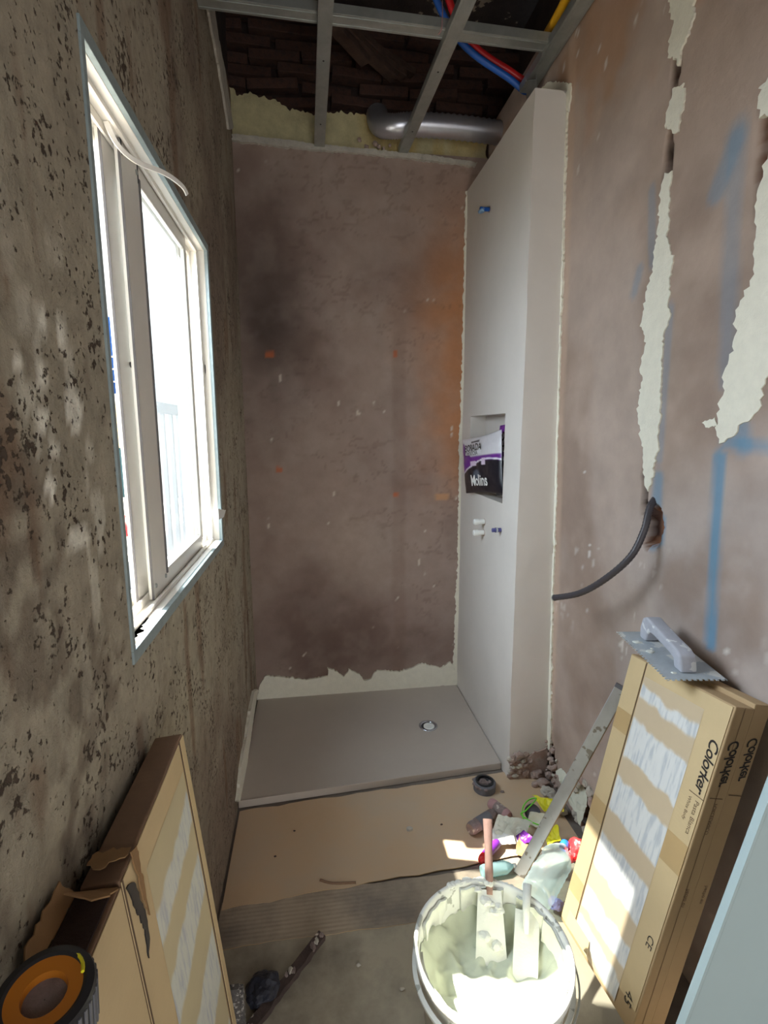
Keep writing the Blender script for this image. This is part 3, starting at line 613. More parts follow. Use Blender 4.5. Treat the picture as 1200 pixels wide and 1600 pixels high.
gr = MB().box((-14, -8, -3.1), (LX-WT-.05, 12, -3)).build('trim_2', M['ground']); gr['kind'] = 'structure'

# ------------------------------------------------------------------ false ceiling profiles
CZ = 2.90
def channel(name, label, p, q, wd, h, group=None, mtl=None, upv=(0, 0, 1), holes=0):
    """U section, open upwards: web below, two flanges"""
    p, q = Vector(p), Vector(q); t = (q-p).normalized(); s_ = t.cross(Vector(upv)).normalized(); u_ = Vector(upv)
    th_ = thing(name, label, 'profile', (p+q)/2, group); m = mtl or M['zinc']
    MB().bar(p, q, wd, .0015).build('web', m, th_)
    for sg in (-1, 1): MB().bar(p+s_*sg*wd/2+u_*h/2, q+s_*sg*wd/2+u_*h/2, .0015, h).build('flange', m, th_)
    for sg in (-1, 1): MB().bar(p+s_*sg*wd*.32-u_*.0012, q+s_*sg*wd*.32-u_*.0012, .0025, .0018).build('crease', m, th_)
    for k in range(holes):
        c_ = p.lerp(q, (k+.5)/holes)-u_*.002
        MB().lathe([(.0003, 0), (.0035, 0), (.0035, .001)], c_, (0, 0, -1), 12).build('screw', M['dark'], th_)
    return th_
channel('steel_profile', 'galvanised ceiling profile crossing the void from window wall to pillar', (-.33, 1.985, CZ+.02), (.93, 2.02, CZ+.02), .055, .03)
channel('steel_profile', 'left of the two galvanised profiles running to the back wall', (.088, 1.55, CZ-.006), (.080, 2.765, CZ-.006), .048, .028, holes=3)
channel('steel_profile', 'right of the two galvanised profiles running to the back wall, beside the duct', (.550, 1.55, CZ-.006), (.492, 2.765, CZ-.006), .048, .028, holes=3)
channel('steel_profile', 'galvanised edge profile fixed along the top of the right wall', (.915, 1.45, CZ+.004), (.915, 2.25, CZ+.004), .055, .03)
channel('steel_profile', 'short bracket of folded steel by the top of the pillar', (.88, 2.12, CZ-.03), (.93, 2.22, CZ-.03), .04, .02)
# flexible duct
dt = thing('exhaust_duct', 'silver ribbed extraction duct lying over the head of the back wall', 'duct', oy(690, 195, 2.66))
pth = catmull([Vector(p) for p in ((.36, 2.74, 3.05), (.37, 2.70, 2.985), (.43, 2.665, 2.962), (.52, 2.655, 2.970), (.70, 2.65, 2.972), (.90, 2.65, 2.965), (1.05, 2.66, 2.96))], 14)
MB().tube(pth, [.048+(.0045 if k % 2 else 0) for k in range(len(pth))], 26).build('ribbed_tube', M['duct'], dt, smooth=True)
def pipe(name, label, cat, pts, r, m, group=None, n=8, seg=12):
    o = MB().tube(catmull([Vector(p) for p in pts], n), r, seg).build(name, m, loc=pts[0], smooth=True); return tag(o, label, cat, group)
pipe('water_pipe', 'bright red plastic water pipe looping above the ceiling profiles', 'pipe', ((.48, 1.9, 3.28), (.54, 2.15, 3.19), (.68, 2.28, 3.09), (.88, 2.3, 3.00), (.95, 2.29, 2.95), (.96, 2.29, 2.84)), .014, M['red'])
pipe('water_pipe', 'blue plastic water pipe looping above the ceiling profiles', 'pipe', ((.42, 1.9, 3.28), (.48, 2.15, 3.20), (.64, 2.27, 3.08), (.86, 2.29, 2.975), (.93, 2.29, 2.935), (.945, 2.31, 2.99)), .013, M['blue'])
pipe('conduit', 'yellow flexible conduit along the right wall above the edge profile', 'conduit', ((.93, 1.5, 3.05), (.90, 1.75, 3.0), (.905, 1.95, 2.985), (.91, 2.05, 2.99)), .016, M['yellow'])
pipe('wire', 'thin pink wire dangling round the crossing ceiling profile', 'wire', ((.50, 2.02, 3.03), (.49, 1.975, 2.96), (.485, 1.965, 2.905), (.475, 1.97, 2.89)), .002, M['pinkish'])

# ------------------------------------------------------------------ shower tray
TZ = .035
A = oz(372, 1251, TZ); B = oz(792, 1190, TZ); C_ = oz(714, 1066, TZ); D = oz(399, 1093, TZ)
A.x = LX+.006; D.x = LX+.006; B.x = PX-.004; C_.x = PX-.006; D.y = C_.y = BY-.008
tray = thing('shower_tray', 'flat taupe stone-effect shower tray in the alcove', 'shower tray', ((A+C_)/2)*1.0)
N_ = 40; tray_pts = np.zeros((N_, N_, 3)); dc = oz(669, 1133, TZ)
for i in range(N_):
    for j in range(N_):
        u, v = i/(N_-1), j/(N_-1); p = A.lerp(B, u).lerp(D.lerp(C_, u), v)
        d_ = (Vector((p.x, p.y))-Vector((dc.x, dc.y))).length; e_ = min(u, 1-u, v, 1-v)
        tray_pts[i, j] = (p.x, p.y, TZ-.006*max(0, 1-d_/.8)*min(1, e_*12))
surface('basin', tray_pts, M['tray'], parent=tray, kind=None, smooth=True)
MB().slab([Vector((p.x, p.y, 0.002)) for p in (A, B, C_, D)], (0, 0, 1), TZ-.008).build('body', M['tray'], tray)
MB().hexa([Vector((A.x, A.y-.004, .002)), Vector((B.x, B.y-.004, .002)), Vector((B.x, B.y+.004, .002)), Vector((A.x, A.y+.004, .002)), Vector((A.x, A.y-.004, TZ)), Vector((B.x, B.y-.004, TZ)), Vector((B.x, B.y+.004, TZ)), Vector((A.x, A.y+.004, TZ))]).build('front_edge', M['tray'], tray, bevel=.002)
dz_ = TZ-.005
MB().lathe([(.047, 0), (.048, .003), (.040, .004), (.036, .001), (.034, -.004)], (dc.x, dc.y, dz_), seg=40).build('drain_ring', M['chrome'], tray, smooth=True)
MB().lathe([(.0365, .0002), (.001, .0002)], (dc.x, dc.y, dz_), seg=40).build('drain_well', M['dark'], tray)
MB().lathe([(.028, .0005), (.028, .005), (.022, .006), (.020, .003), (.012, .003), (.0005, .003)], (dc.x+.003, dc.y-.006, dz_), seg=40).build('drain_cap', M['white'], tray, smooth=True)

# ------------------------------------------------------------------ plumbing on the pillar
sp = ox(765, 327, PX); st = thing('shower_outlet', 'blue wrapped pipe stub high on the pillar for the shower head', 'pipe', sp)
MB().tube([sp, sp+Vector((-.03, -.002, -.002)), sp+Vector((-.045, -.004, -.004))], [.009, .009, .011], 14).build('stub', M['blue'], st, smooth=True)
lump('plastic_wrap', sp+Vector((-.035, .006, -.006)), .014, mat('pale_blue_film', lin((126, 162, 196)), .4, ns=30, na=.2), st, 3, (1, 1.7, .8), .5, 3)
MB().lathe([(.0005, .0005), (.013, .0005), (.014, 0)], sp-Vector((.001, 0, 0)), (-1, 0, 0), 20).build('hole_rim', M['rubble'], st)
for (px_, py_, lab) in ((757, 815, 'upper of the two white capped pipe stubs below the niche'), (756, 832, 'lower of the two white capped pipe stubs below the niche')):
    q = ox(px_, py_, PX); s_ = thing('capped_pipe', lab, 'pipe', q, 'white capped stubs on the pillar')
    MB().tube([q, q+Vector((-.034, 0, 0))], .012, 16).build('stub', M['white'], s_, smooth=False, bevel=.001)
    MB().tube([q+Vector((-.030, 0, 0)), q+Vector((-.05, 0, 0)), q+Vector((-.055, 0, 0))], [.0145, .0145, .011], 16).build('cap', M['white'], s_, smooth=False, bevel=.001)
    MB().lathe([(.0005, .0008), (.0165, .0008), (.017, 0)], q+Vector((-.0005, 0, -.002)), (-1, 0, 0), 20).build('hole_rim', M['rubble'], s_)
q = ox(783, 828, PX); s_ = thing('mixer_valve_inlet', 'threaded violet-blue pipe inlet right of the white capped stubs', 'pipe', q)
M['violet'] = mat('violet_metal', lin((92, 92, 148)), .35, .4, ns=60, na=.35)
MB().tube([q+Vector((-i*.003, 0, 0)) for i in range(15)], [.010 if i % 2 else .0085 for i in range(15)], 16).build('threaded_stub', M['violet'], s_)
MB().tube([q+Vector((-.018, 0, 0)), q+Vector((-.026, 0, 0))], .013, 6).build('nut', M['chrome'], s_)

# ------------------------------------------------------------------ bags in the niche
def bag(name, label, corners, depth, n, mtl, painter, seed, tilt=0):
    """pillow bag: corners TL,TR,BR,BL in world; returns (root, surface function)"""
    TL, TR, BR, BL = [Vector(c_) for c_ in corners]; n = Vector(n).normalized()
    U, V_ = 48, 60
    def S(u, v, front=1):
        e_ = (max(0, 1-abs(2*u-1)**3)*max(0, 1-abs(2*v-1)**3))**.5
        p = TL.lerp(TR, u).lerp(BL.lerp(BR, u), v)
        pin = .03*(math.sin(math.pi*v)); cen = (TL+TR+BR+BL)/4
        p = p + (cen-p)*(pin*abs(2*u-1)) + (cen-p)*(.05*math.sin(math.pi*u)*abs(2*v-1))
        cr_ = float(fbm(np.array([u*6+seed, v*7, seed*1.7]), 1.0, 4, seed)-.5)
        return p + n*(depth*e_*front*(1+.35*cr_)+.005*cr_*front*(e_+.2))
    root = thing(name, label, 'bag', (BL+BR)/2)
    for nm, fr in (('front_film', 1), ('back_film', -1)):
        G = np.array([[tuple(S(i/U, j/V_, fr)) for j in range(V_+1)] for i in range(U+1)])
        uu, vv = np.meshgrid(np.linspace(0, 1, U+1), np.linspace(0, 1, V_+1), indexing='ij')
        col_ = painter(uu, vv) if fr == 1 else np.broadcast_to(np.array(lin((200, 198, 200))), uu.shape+(3,)).copy()
        surface(nm, G, mtl, col_, parent=root, kind=None, smooth=True)
    return root, S
M['film'] = mat('printed_film', vcol=True, rough=.35, ns=20, na=.05)
def paint(uu, vv):
    c_ = np.broadcast_to(np.array(lin((214, 212, 216))), uu.shape+(3,)).copy()
    c_ = mixc(c_, lin((106, 34, 140)), sstep(.0, .02, vv-(.06+.30*sstep(0, .35, uu))+.0)*sstep(.32, .30, uu)); 
    c_ = mixc(c_, lin((106, 34, 140)), sstep(.0, .01, vv-.36))
    arc = .63-.20*np.sin((uu-.05)*2.2); 
    c_ = mixc(c_, lin((232, 230, 236)), sstep(.018, .010, abs(vv-arc)))
    c_ = mixc(c_, lin((28, 27, 36)), sstep(.0, .01, vv-arc-.015))
    c_ = mixc(c_, lin((80, 92, 108)), sstep(.10, .06, np.hypot((uu-.45)*.8, vv-.68)))
    c_ = mixc(c_, lin((46, 42, 48)), sstep(.024, .016, np.maximum(abs(uu-.42)-.10, abs(vv-.09-.03*(.42-uu)))*1.0))
    for (a, b, c2, d) in ((.28, .45, .44, .53), (.62, .70, .40, .52)): 
        c_ = mixc(c_, lin((216, 200, 220)), ((uu > a) & (uu < b) & (vv > c2) & (vv < d)).astype(float))
    c_ = mixc(c_, lin((226, 226, 230)), ((uu > .13) & (uu < .60) & (vv > .18) & (vv < .33)).astype(float))
    return c_
def onbag(cor): return cor
bx_ = PX-.012
c1 = [ox(723, 687, bx_-.02), ox(784, 671, bx_+.02), ox(786, 772, bx_+.02), ox(728, 771, bx_-.02)]
nb = Vector((-1, -.12, .12))
bag1, S1 = bag('cement_bag', 'purple, white and black grout bag leaning in the niche, nearest the back wall', c1, .022, nb, M['film'], paint, 4)
W1 = (c1[1]-c1[0]).length; H1 = (c1[3]-c1[0]).length
nbn = nb.normalized()
def on1(u0, v0): return lambda x, y: S1(u0+x/W1, v0-y/H1)+nbn*.0065
text_obj('BORADA', .052, on1(.16, .262), M['ink'], bag1, bold=.0006)
text_obj('CEMENTOSA', .030, on1(.16, .345), M['ink'], bag1)
text_obj('Molins', .078, on1(.30, .88), M['white'], bag1, bold=.0016)
text_obj('PROPAM', .030, on1(.40, .73), M['white'], bag1) if False else None
c2 = [ox(772, 672, PX+.03), ox(792, 660, PX+.03), ox(794, 768, PX+.03), ox(774, 772, PX+.03)]
def paint2(uu, vv):
    c_ = np.broadcast_to(np.array(lin((106, 34, 140))), uu.shape+(3,)).copy()
    c_ = mixc(c_, lin((214, 212, 216)), ((vv > .12) & (vv < .40)).astype(float)); c_ = mixc(c_, lin((28, 27, 36)), sstep(0, .02, vv-.55+.1*uu))
    return mixc(c_, lin((225, 222, 230)), sstep(.03, .02, abs(vv-.55+.1*uu)))
c2 = [Vector((PX+.040, 2.30, 1.555)), Vector((PX+.045, 2.15, 1.585)), Vector((PX+.045, 2.15, 1.228)), Vector((PX+.040, 2.32, 1.225))]
bag2, S2 = bag('cement_bag', 'second purple and black grout bag, half hidden at the near side of the niche', c2, .018, nb, M['film'], paint2, 9)
W2 = (c2[1]-c2[0]).length; H2 = (c2[3]-c2[0]).length
text_obj('BO', .06, lambda x, y: S2(.15+x/W2, .24-y/H2)+nbn*.002, M['ink'], bag2, bold=.001)
text_obj('CHA', .06, lambda x, y: S2(.15+x/W2, .38-y/H2)+nbn*.002, M['ink'], bag2, bold=.001)

# ------------------------------------------------------------------ hose out of the right wall
hp = [Vector(p) for p in ((rwx(1.34)+.02, 1.36, 1.345), tuple(ox(1016, 792, rwx(1.3)-.014)), tuple(ox(1006, 830, .945)), tuple(ox(985, 870, .915)), tuple(ox(945, 905, .885)), tuple(ox(905, 927, .860)), tuple(ox(866, 934, .838)))]
hs = thing('drain_hose', 'dark grey corrugated hose curving out of the hole in the right wall', 'hose', hp[0])
cp = catmull(hp, 16)
MB().tube(cp, [.0095+(.0012 if k % 2 else 0) for k in range(len(cp))], 16, cap=False).build('corrugated_tube', M['hose'], hs, smooth=True)
d_ = (cp[-1]-cp[-2]).normalized()
MB().lathe([(.0112, -.004), (.0118, 0), (.0085, .0005), (.008, -.006)], cp[-1], d_, 20).build('cut_end', M['zinc'], hs, smooth=True)
MB().lathe([(.0085, 0), (.0005, 0)], cp[-1]-d_*.005, d_, 20).build('bore', M['dark'], hs)

# ------------------------------------------------------------------ cartons
def carton(label, TL, TR, BR, BL, n, th, group, front_m='kraft', tear=False):
    TL, TR, BR, BL, n = Vector(TL), Vector(TR), Vector(BR), Vector(BL), Vector(n).normalized()
    BR = BR-n*(BR-TL).dot(n); root = thing('tile_carton', label, 'box', (BL+BR)/2-n*th/2, group)
    def S(u, v, d=0): return TL.lerp(TR, u).lerp(BL.lerp(BR, u), v)+n*d      # v from top to bottom
    MB().hexa([S(0, 1, -th), S(1, 1, -th), S(1, 1), S(0, 1), S(0, 0, -th), S(1, 0, -th), S(1, 0), S(0, 0)]).build('body', M['kraftside'], root, bevel=.0025)
    return root, S
# right stack, three cartons leaning on the right wall
TL, TR, BR, BL = Vector((.898, 1.272, .902)), Vector((.895, .902, .940)), Vector((.742, .945, .065)), Vector((.748, 1.306, .006))
TR = Vector((.893, .903, .948))
nr = (TR-TL).cross(BL-TL).normalized(); nr = nr if nr.x < 0 else -nr
rootA, SA = carton('outer kraft tile carton leaning by the right wall, its white striped label facing the room', TL, TR, BR, BL, nr, .046, 'leaning cartons on the right')
sh = Vector((.047, 0, .006))
rootB, SB = carton('middle kraft tile carton, its printed edge just right of the outer one', TL+sh, TR+sh+Vector((0, 0, -.004)), BR+sh*.8, BL+sh*.8, nr, .040, 'leaning cartons on the right')
def quad(S, u0, u1, v0, v1, d): return [S(u0, v0, d), S(u1, v0, d), S(u1, v1, d), S(u0, v1, d)]
def ql(S, u0, u1, v0, v1, d, name, m, root, th=.0006):
    q = quad(S, u0, u1, v0, v1, d); return MB().slab(q, (q[1]-q[0]).cross(q[2]-q[1])*-1 if ((q[1]-q[0]).cross(q[2]-q[1])).dot(nr) < 0 else (q[1]-q[0]).cross(q[2]-q[1]), th).build(name, m, root)
# face: left flap, gap line, printed label with white streaks, right flap
ql(SA, .012, .19, .004, .985, .001, 'side_flap', M['kraft'], rootA, .0012)
ql(SA, .205, .985, .004, .93, .0005, 'front_panel', M['kraft'], rootA, .0012)
ql(SA, .187, .206, .004, .96, .0004, 'gap_line', M['inkthin'], rootA, .0003)
def label_paint(G, seed, base=(206, 186, 156), stripe=(226, 226, 224), freq=3.1, slope=.9, ph=.1, bands=None):
    uu, vv = G; s_ = vv*freq*1.0 + uu*slope*-.9 + ph
    n_ = fbm(np.stack([uu*3, vv*8, np.zeros_like(uu)], -1), 2.0, 4, seed)-.5
    if bands:
        w_ = vv-slope*uu*.02+n_*.035; m_ = np.zeros_like(uu)
        for a_, b_ in bands: m_ = np.maximum(m_, sstep(a_-.006, a_+.006, w_)*sstep(b_+.006, b_-.006, w_))
    else:
        f_ = (s_+n_*.16) % 1.0; m_ = sstep(.0, .03, f_)*sstep(.52, .47, f_)
    c_ = np.broadcast_to(np.array(lin(base)), uu.shape+(3,)).copy()
    st_ = mixc(np.broadcast_to(np.array(lin(stripe)), uu.shape+(3,)).copy(), lin((196, 200, 204)), sstep(.45, .7, fbm(np.stack([uu*14, vv*6, np.zeros_like(uu)], -1), 3.0, 4, seed+2)))
    return c_*(1-m_[..., None])+st_*m_[..., None]
def label_grid(S, u0, u1, v0, v1, d, seed, root, name='printed_label', **kw):
    nu, nv = 70, 160; uu, vv = np.meshgrid(np.linspace(0, 1, nu), np.linspace(0, 1, nv), indexing='ij')
    G = np.array([[tuple(S(u0+(u1-u0)*a, v0+(v1-v0)*b, d)) for b in vv[0]] for a in uu[:, 0]])
    return surface(name, G, M['labelp'], label_paint((uu, vv), seed, **kw), parent=root, kind=None)
label_grid(SA, .215, .80, .045, .985, .0022, 31, rootA, slope=1.0, bands=((.035, .075), (.15, .28), (.355, .485), (.57, .70), (.785, .86), (.90, .97)))
# brown tape bands round the flap side
for v0 in (.18, .50, .80): ql(SA, .012, .188, v0, v0+.07, .0024, 'tape', M['tape'], rootA, .0003)
# printing runs down the carton: x along -v (reading downwards), y across
Hh = (BL-TL).length; Ww = (TR-TL).length
def down(S, u0, v0, d): return lambda x, y: S(u0+y/Ww, v0+x/Hh, d)
text_obj('Colorker', .040, down(SA, .905, .10, .0022), M['ink'], rootA, bold=.0006, shear=.3, spacing=.9)
MB().slab([SA(.87, .262, .002), SA(.99, .262, .002), SA(.99, .264, .002), SA(.87, .264, .002)], nr, .0003).build('rule_line', M['inkthin'], rootA)
text_obj('Pasta Blanca', .018, down(SA, .935, .275, .0022), M['inkthin'], rootA)
text_obj('White Body', .013, down(SA, .88, .275, .0022), M['inkthin'], rootA)
ql(SA, .80, .985, .40, .49, .0018, 'tape', M['tape'], rootA, .0004)
text_obj('CE', .030, down(SA, .905, .70, .0024), M['ink'], rootA)
text_obj('45', .040, down(SA, .87, .90, .0024), M['ink'], rootA)
# printing on the narrow side facing the camera (plane spanned by -n and the long edge)
ny_ = (TR-TL).normalized()
def side_map(S, d0, v0): return lambda x, y: S(1, v0+x/Hh, d0+y)+ny_*.0008
text_obj('Colorker', .034, side_map(SA, -.034, .085), M['ink'], rootA, bold=.0005, shear=.3, spacing=.9)
text_obj('PORCELANICO', .012, side_map(SA, -.030, .265), M['inkthin'], rootA); text_obj('GRES 30 X 90', .010, side_map(SA, -.016, .36), M['inkthin'], rootA) if False else None
text_obj('Colorker', .032, side_map(SB, -.032, .085), M['ink'], rootB, bold=.0005, shear=.3, spacing=.9)
for S_, root in ((SA, rootA), (SB, rootB)):
    MB().slab([S_(1, .25, -.006)+ny_*.0008, S_(1, .252, -.006)+ny_*.0008, S_(1, .252, -.038)+ny_*.0008, S_(1, .25, -.038)+ny_*.0008], ny_, .0002).build('rule_line', M['inkthin'], root)
    text_obj('hecho en', .014, lambda x, y, S_=S_: S_(1, .52+x/Hh, -.030+y)+ny_*.0008, M['inkthin'], root)
MB().slab([SA(1, .0, -.022)+ny_*.0006, SA(1, 1, -.022)+ny_*.0006, SA(1, 1, -.023)+ny_*.0006, SA(1, 0, -.023)+ny_*.0006], ny_, .0002).build('fold_line', M['kraftdark'], rootA)
# torn lower corner with rolled flap
MB().slab([SA(.10, .93, .002), SA(.42, .93, .004), SA(.46, .965, .012), SA(.12, .975, .010)], nr, .0012).build('loose_flap', M['kraft'], rootA)

# left stack: two cartons leaning on the window wall
LTL, LTR, LBR, LBL = Vector((-.270, .648, .938)), Vector((-.270, .992, .938)), Vector((-.178, .992, .006)), Vector((-.178, .648, .006))
nl = Vector((.932, 0, .092)).normalized()
nr = nl
rootC, SC = carton('far kraft tile carton leaning under the window, white streaked print on its face', LTL, LTR, LBR, LBL, nl, .052, 'leaning cartons on the left')
M_body = [o for o in rootC.children][0]; M_body.data.materials[0] = M['kraftdark']
ql(SC, .002, .90, .004, .99, .0005, 'front_panel', M['kraft'], rootC, .0014)
ql(SC, .935, .998, .004, .99, .0005, 'side_flap', M['kraft'], rootC, .0014)
ql(SC, .90, .936, .004, .99, .0003, 'gap_line', M['inkthin'], rootC, .0003)
label_grid(SC, .22, .885, .06, .98, .0024, 41, rootC, base=(208, 194, 156), stripe=(222, 224, 214), slope=-2.0, bands=((.10, .17), (.25, .35), (.46, .60), (.72, .90)))
ql(SC, .0, .012, .0, .60, .0024, 'seam', M['inkthin'], rootC, .0003)
# torn edge: dark opening and curled lips of card
tp = [SC(a, b, .003) for a, b in ((.02, .02), (.09, .035), (.13, .10), (.115, .15), (.075, .17), (.085, .11), (.045, .06))]
ob = patch('tear', tp, nl, M['dark'], rootC, .0008, .0015, .006, 9, .001)
patch('torn_lip', [SC(a, b, .004) for a, b in ((.10, -.015), (.16, -.005), (.15, .06), (.14, .12), (.125, .08))], nl, M['kraftold'], rootC, .002, .002, .006, 10, .0)
patch('torn_lip', [Vector((-.272, .70, .941)), Vector((-.322, .70, .941)), Vector((-.322, .672, .944)), Vector((-.30, .66, .95)), Vector((-.272, .68, .944))], (0, 0, 1), M['kraftold'], rootC, .0015, .003, .006, 11, .0)
gap = Vector((0, -.346, 0)); dx = Vector((.000, 0, -.004))
rootD, SD = carton('near kraft tile carton with torn open top, beside the far one under the window', LTL+gap+dx, LTR+gap+dx+Vector((0, -.001, 0)), LBR+gap+Vector((0, -.001, 0)), LBL+gap, nl, .052, 'leaning cartons on the left')
[o for o in rootD.children][0].data.materials[0] = M['kraftdark']
ql(SD, .002, .998, .004, .99, .0005, 'front_panel', M['kraft'], rootD, .0014)
# open top: dark pocket with curled flaps
MB().box((-.320, .50, .926), (-.276, .634, .9365)).build('open_top', M['soot'], rootD)
for k, (pts_, n_) in enumerate((([(-.272, .640, .934), (-.320, .640, .934), (-.318, .605, .968), (-.285, .598, .960), (-.270, .612, .950)], (0, .6, .8)),
                                ([(-.322, .50, .934), (-.322, .638, .934), (-.331, .62, .975), (-.331, .54, .968)], (1, 0, .2)),)):
    patch('torn_flap', pts_, n_, M['kraftold'], rootD, .0018, .003, .008, 50+k, .0)
nr = Vector((-.98, 0, .17))

# speckled mat behind the foot of the left cartons
mt_ = MB(); 
for k in range(14):
    y = 1.0+k*.012; mt_.box((-.332, y, .002), (-.19+.012*math.sin(k*.9)-.003*k, y+.0125, .30-.018*k))
tag(mt_.build('carpet_offcut', M['mat'], loc=(-.25, 1.08, 0)), 'speckled grey carpet offcut standing just behind the left cartons', 'carpet')

# roll on the near carton
rc = thing('tape_roll', 'black and orange roll of tape standing on the near left carton', 'tape', (-.274, .462, .934))
cz = Vector((-.272, .462, .975)); axr = Vector((.10, -.12, 1)).normalized()
b0 = cz-axr*.034
MB().lathe([(.026, .0), (.043, .0), (.0445, .004), (.0445, .056), (.043, .060), (.036, .0615), (.033, .060), (.026, .050), (.026, 0)], b0, axr, 56).build('outer_roll', M['dark'], rc, smooth=False)
for k in range(40):
    a = 2*math.pi*k/40; X = axr.orthogonal().normalized(); Y = axr.cross(X); r_ = X*math.cos(a)+Y*math.sin(a)
    MB().bar(b0+r_*.0447+axr*.004, b0+r_*.0447+axr*.054, .003, .002, r_).build('rib', M['greyrub'], rc)
MB().lathe([(.0335, .0575), (.033, .0600), (.020, .0585), (.019, .050)], b0, axr, 48).build('orange_ring', M['orange'], rc)
MB().lathe([(.0215, .050), (.0005, .050)], b0, axr, 32).build('core', M['mud'], rc)
MB().tube([b0+axr*(.062)+Vector((.030*math.cos(t), .030*math.sin(t)+.008, 0)) for t in np.linspace(0.2, 2.4, 14)], .0018, 6).build('loose_strip', M['acid'], rc)

# ------------------------------------------------------------------ notched trowel on the right cartons
tw = thing('notched_trowel', 'cement-caked notched trowel resting on top of the right cartons', 'trowel', (.90, 1.15, .95))
TA, TB, TC = oz(963, 988, .963), oz(1042, 1064, .948), oz(1137, 1064, .952)
TD = TA+(TC-TB)
nt_ = (TB-TA).cross(TC-TB).normalized(); nt_ = nt_ if nt_.z > 0 else -nt_
def tooth(a, b, n, d):
    inn = nt_.cross((b-a).normalized()); cen = (TA+TC)/2
    if inn.dot(cen-a) < 0: inn = -inn
    out = []
    for k in range(n):
        for t, q in ((0, 0), (.5, 0), (.5, 1), (1.0, 1)): out.append(a.lerp(b, (k+t)/n)+inn*d*q)
    return out
outl = tooth(TA, TB, 22, .006)+tooth(TB, TC, 11, .006)+[TC]+[TC.lerp(TD, .5), TD]
bl = MB().slab(outl, nt_, .0018).build('blade', M['steelmuck'], tw)
bm = bmesh.new(); bm.from_mesh(bl.data); bmesh.ops.triangulate(bm, faces=[f for f in bm.faces if len(f.verts) > 4]); bmesh.ops.recalc_face_normals(bm, faces=bm.faces); bm.to_mesh(bl.data); bm.free()
ld = (TB-TA).normalized(); mid = (TA+TC)/2; wd_ = (TC-TB).normalized()
f1, f2 = mid-ld*.088, mid+ld*.076
def foot(c_, wx): return [c_-ld*wx, c_+ld*wx]
mb = MB()
prof = [(-.100, 0), (-.102, .030), (-.092, .060), (-.074, .070), (-.040, .064), (.030, .054), (.066, .050), (.088, .040), (.100, .0), (.066, 0), (.060, .020), (.040, .026), (-.030, .034), (-.052, .034), (-.066, .020), (-.068, 0)]
hw = .020; pts_ = [mid+ld*a+nt_*(b+.002)-wd_*hw for a, b in prof]
mb.slab(pts_, wd_, 2*hw)
gr_ = mb.build('handle', M['grip'], tw)
bm = bmesh.new(); bm.from_mesh(gr_.data); bmesh.ops.triangulate(bm, faces=[f for f in bm.faces if len(f.verts) > 4]); bmesh.ops.recalc_face_normals(bm, faces=bm.faces); bm.to_mesh(gr_.data); bm.free()
bv = gr_.modifiers.new('b', 'BEVEL'); bv.width = .006; bv.segments = 3; bv.limit_method = 'ANGLE'; bv.angle_limit = .5
gr_.data.polygons.foreach_set('use_smooth', [True]*len(gr_.data.polygons))
for k in range(14):
    p = mid+ld*rnd.uniform(-.12, .11)+wd_*rnd.uniform(-.05, .05)
    if abs((p-mid).dot(wd_)) > .02: lump('cement_blob', p+nt_*.002, rnd.uniform(.004, .010), M['pastewhite'], tw, 600+k, (1.3, 1, .4), .5, 2)

# ------------------------------------------------------------------ straightedge
la, lb = o_r(978, 1074)-Vector((.016, 0, 0)), oz(811, 1366, .006)
lv = thing('straightedge', 'long aluminium straightedge leaning from the floor to the right wall', 'straightedge', lb)
t_ = (la-lb).normalized(); vd = (CAM-(la+lb)/2).normalized(); side = t_.cross(vd).normalized(); nf = side.cross(t_)
MB().obox((la+lb)/2, (side, nf, t_), (.019, .008, (la-lb).length/2)).build('bar', M['alu'], lv, bevel=.0015)
MB().obox((la+lb)/2+side*.019*1.02-nf*.004, (side, nf, t_), (.002, .008, (la-lb).length/2*.98)).build('edge_strip', M['kraftside'], lv)
MB().obox(la, (side, nf, t_), (.0195, .0085, .006)).build('end_cap', M['greyrub'], lv)

# pale board at the right edge
bdn = thing('wardrobe_panel', 'smooth pale blue-grey board leaning in front of the right cartons', 'panel', (.75, .68, 0))
p0, p1, p2, p3 = Vector((.535, .705, .002)), Vector((.985, .64, .002)), Vector((.985, .66, 1.04)), Vector((.802, .705, 1.04))
n_ = (p1-p0).cross(p3-p0).normalized(); n_ = n_ if n_.y < 0 else -n_
MB().slab([p0, p1, p2, p3], n_, .018).build('face', M['board'], bdn, bevel=.004)
e0 = p0+n_*.009; e3 = p3+n_*.009
MB().bar(e0, e3, .004, .0175, n_).build('edge_band', M['board'], bdn)

# ------------------------------------------------------------------ bucket
bc = Vector((.388, .965, 0)); BR_ = .178; BH = .36
bk = thing('bucket', 'white bucket of wet tile cement, its rim smeared, standing on the floor card', 'bucket', bc)
MB().lathe([(.001, .004), (.135, .004), (.140, .012), (BR_-.008, BH-.03), (BR_, BH-.028), (BR_+.004, BH-.004), (BR_, BH), (BR_-.006, BH-.002), (BR_-.010, BH-.03), (.134, .016), (.001, .016)], bc, seg=72).build('pail', M['bucket'], bk, smooth=True)
MB().lathe([(BR_-.004, BH-.062), (BR_+.007, BH-.062), (BR_+.007, BH-.056), (BR_-.003, BH-.056)], bc, seg=72, closed=True).build('band', M['bucket'], bk)
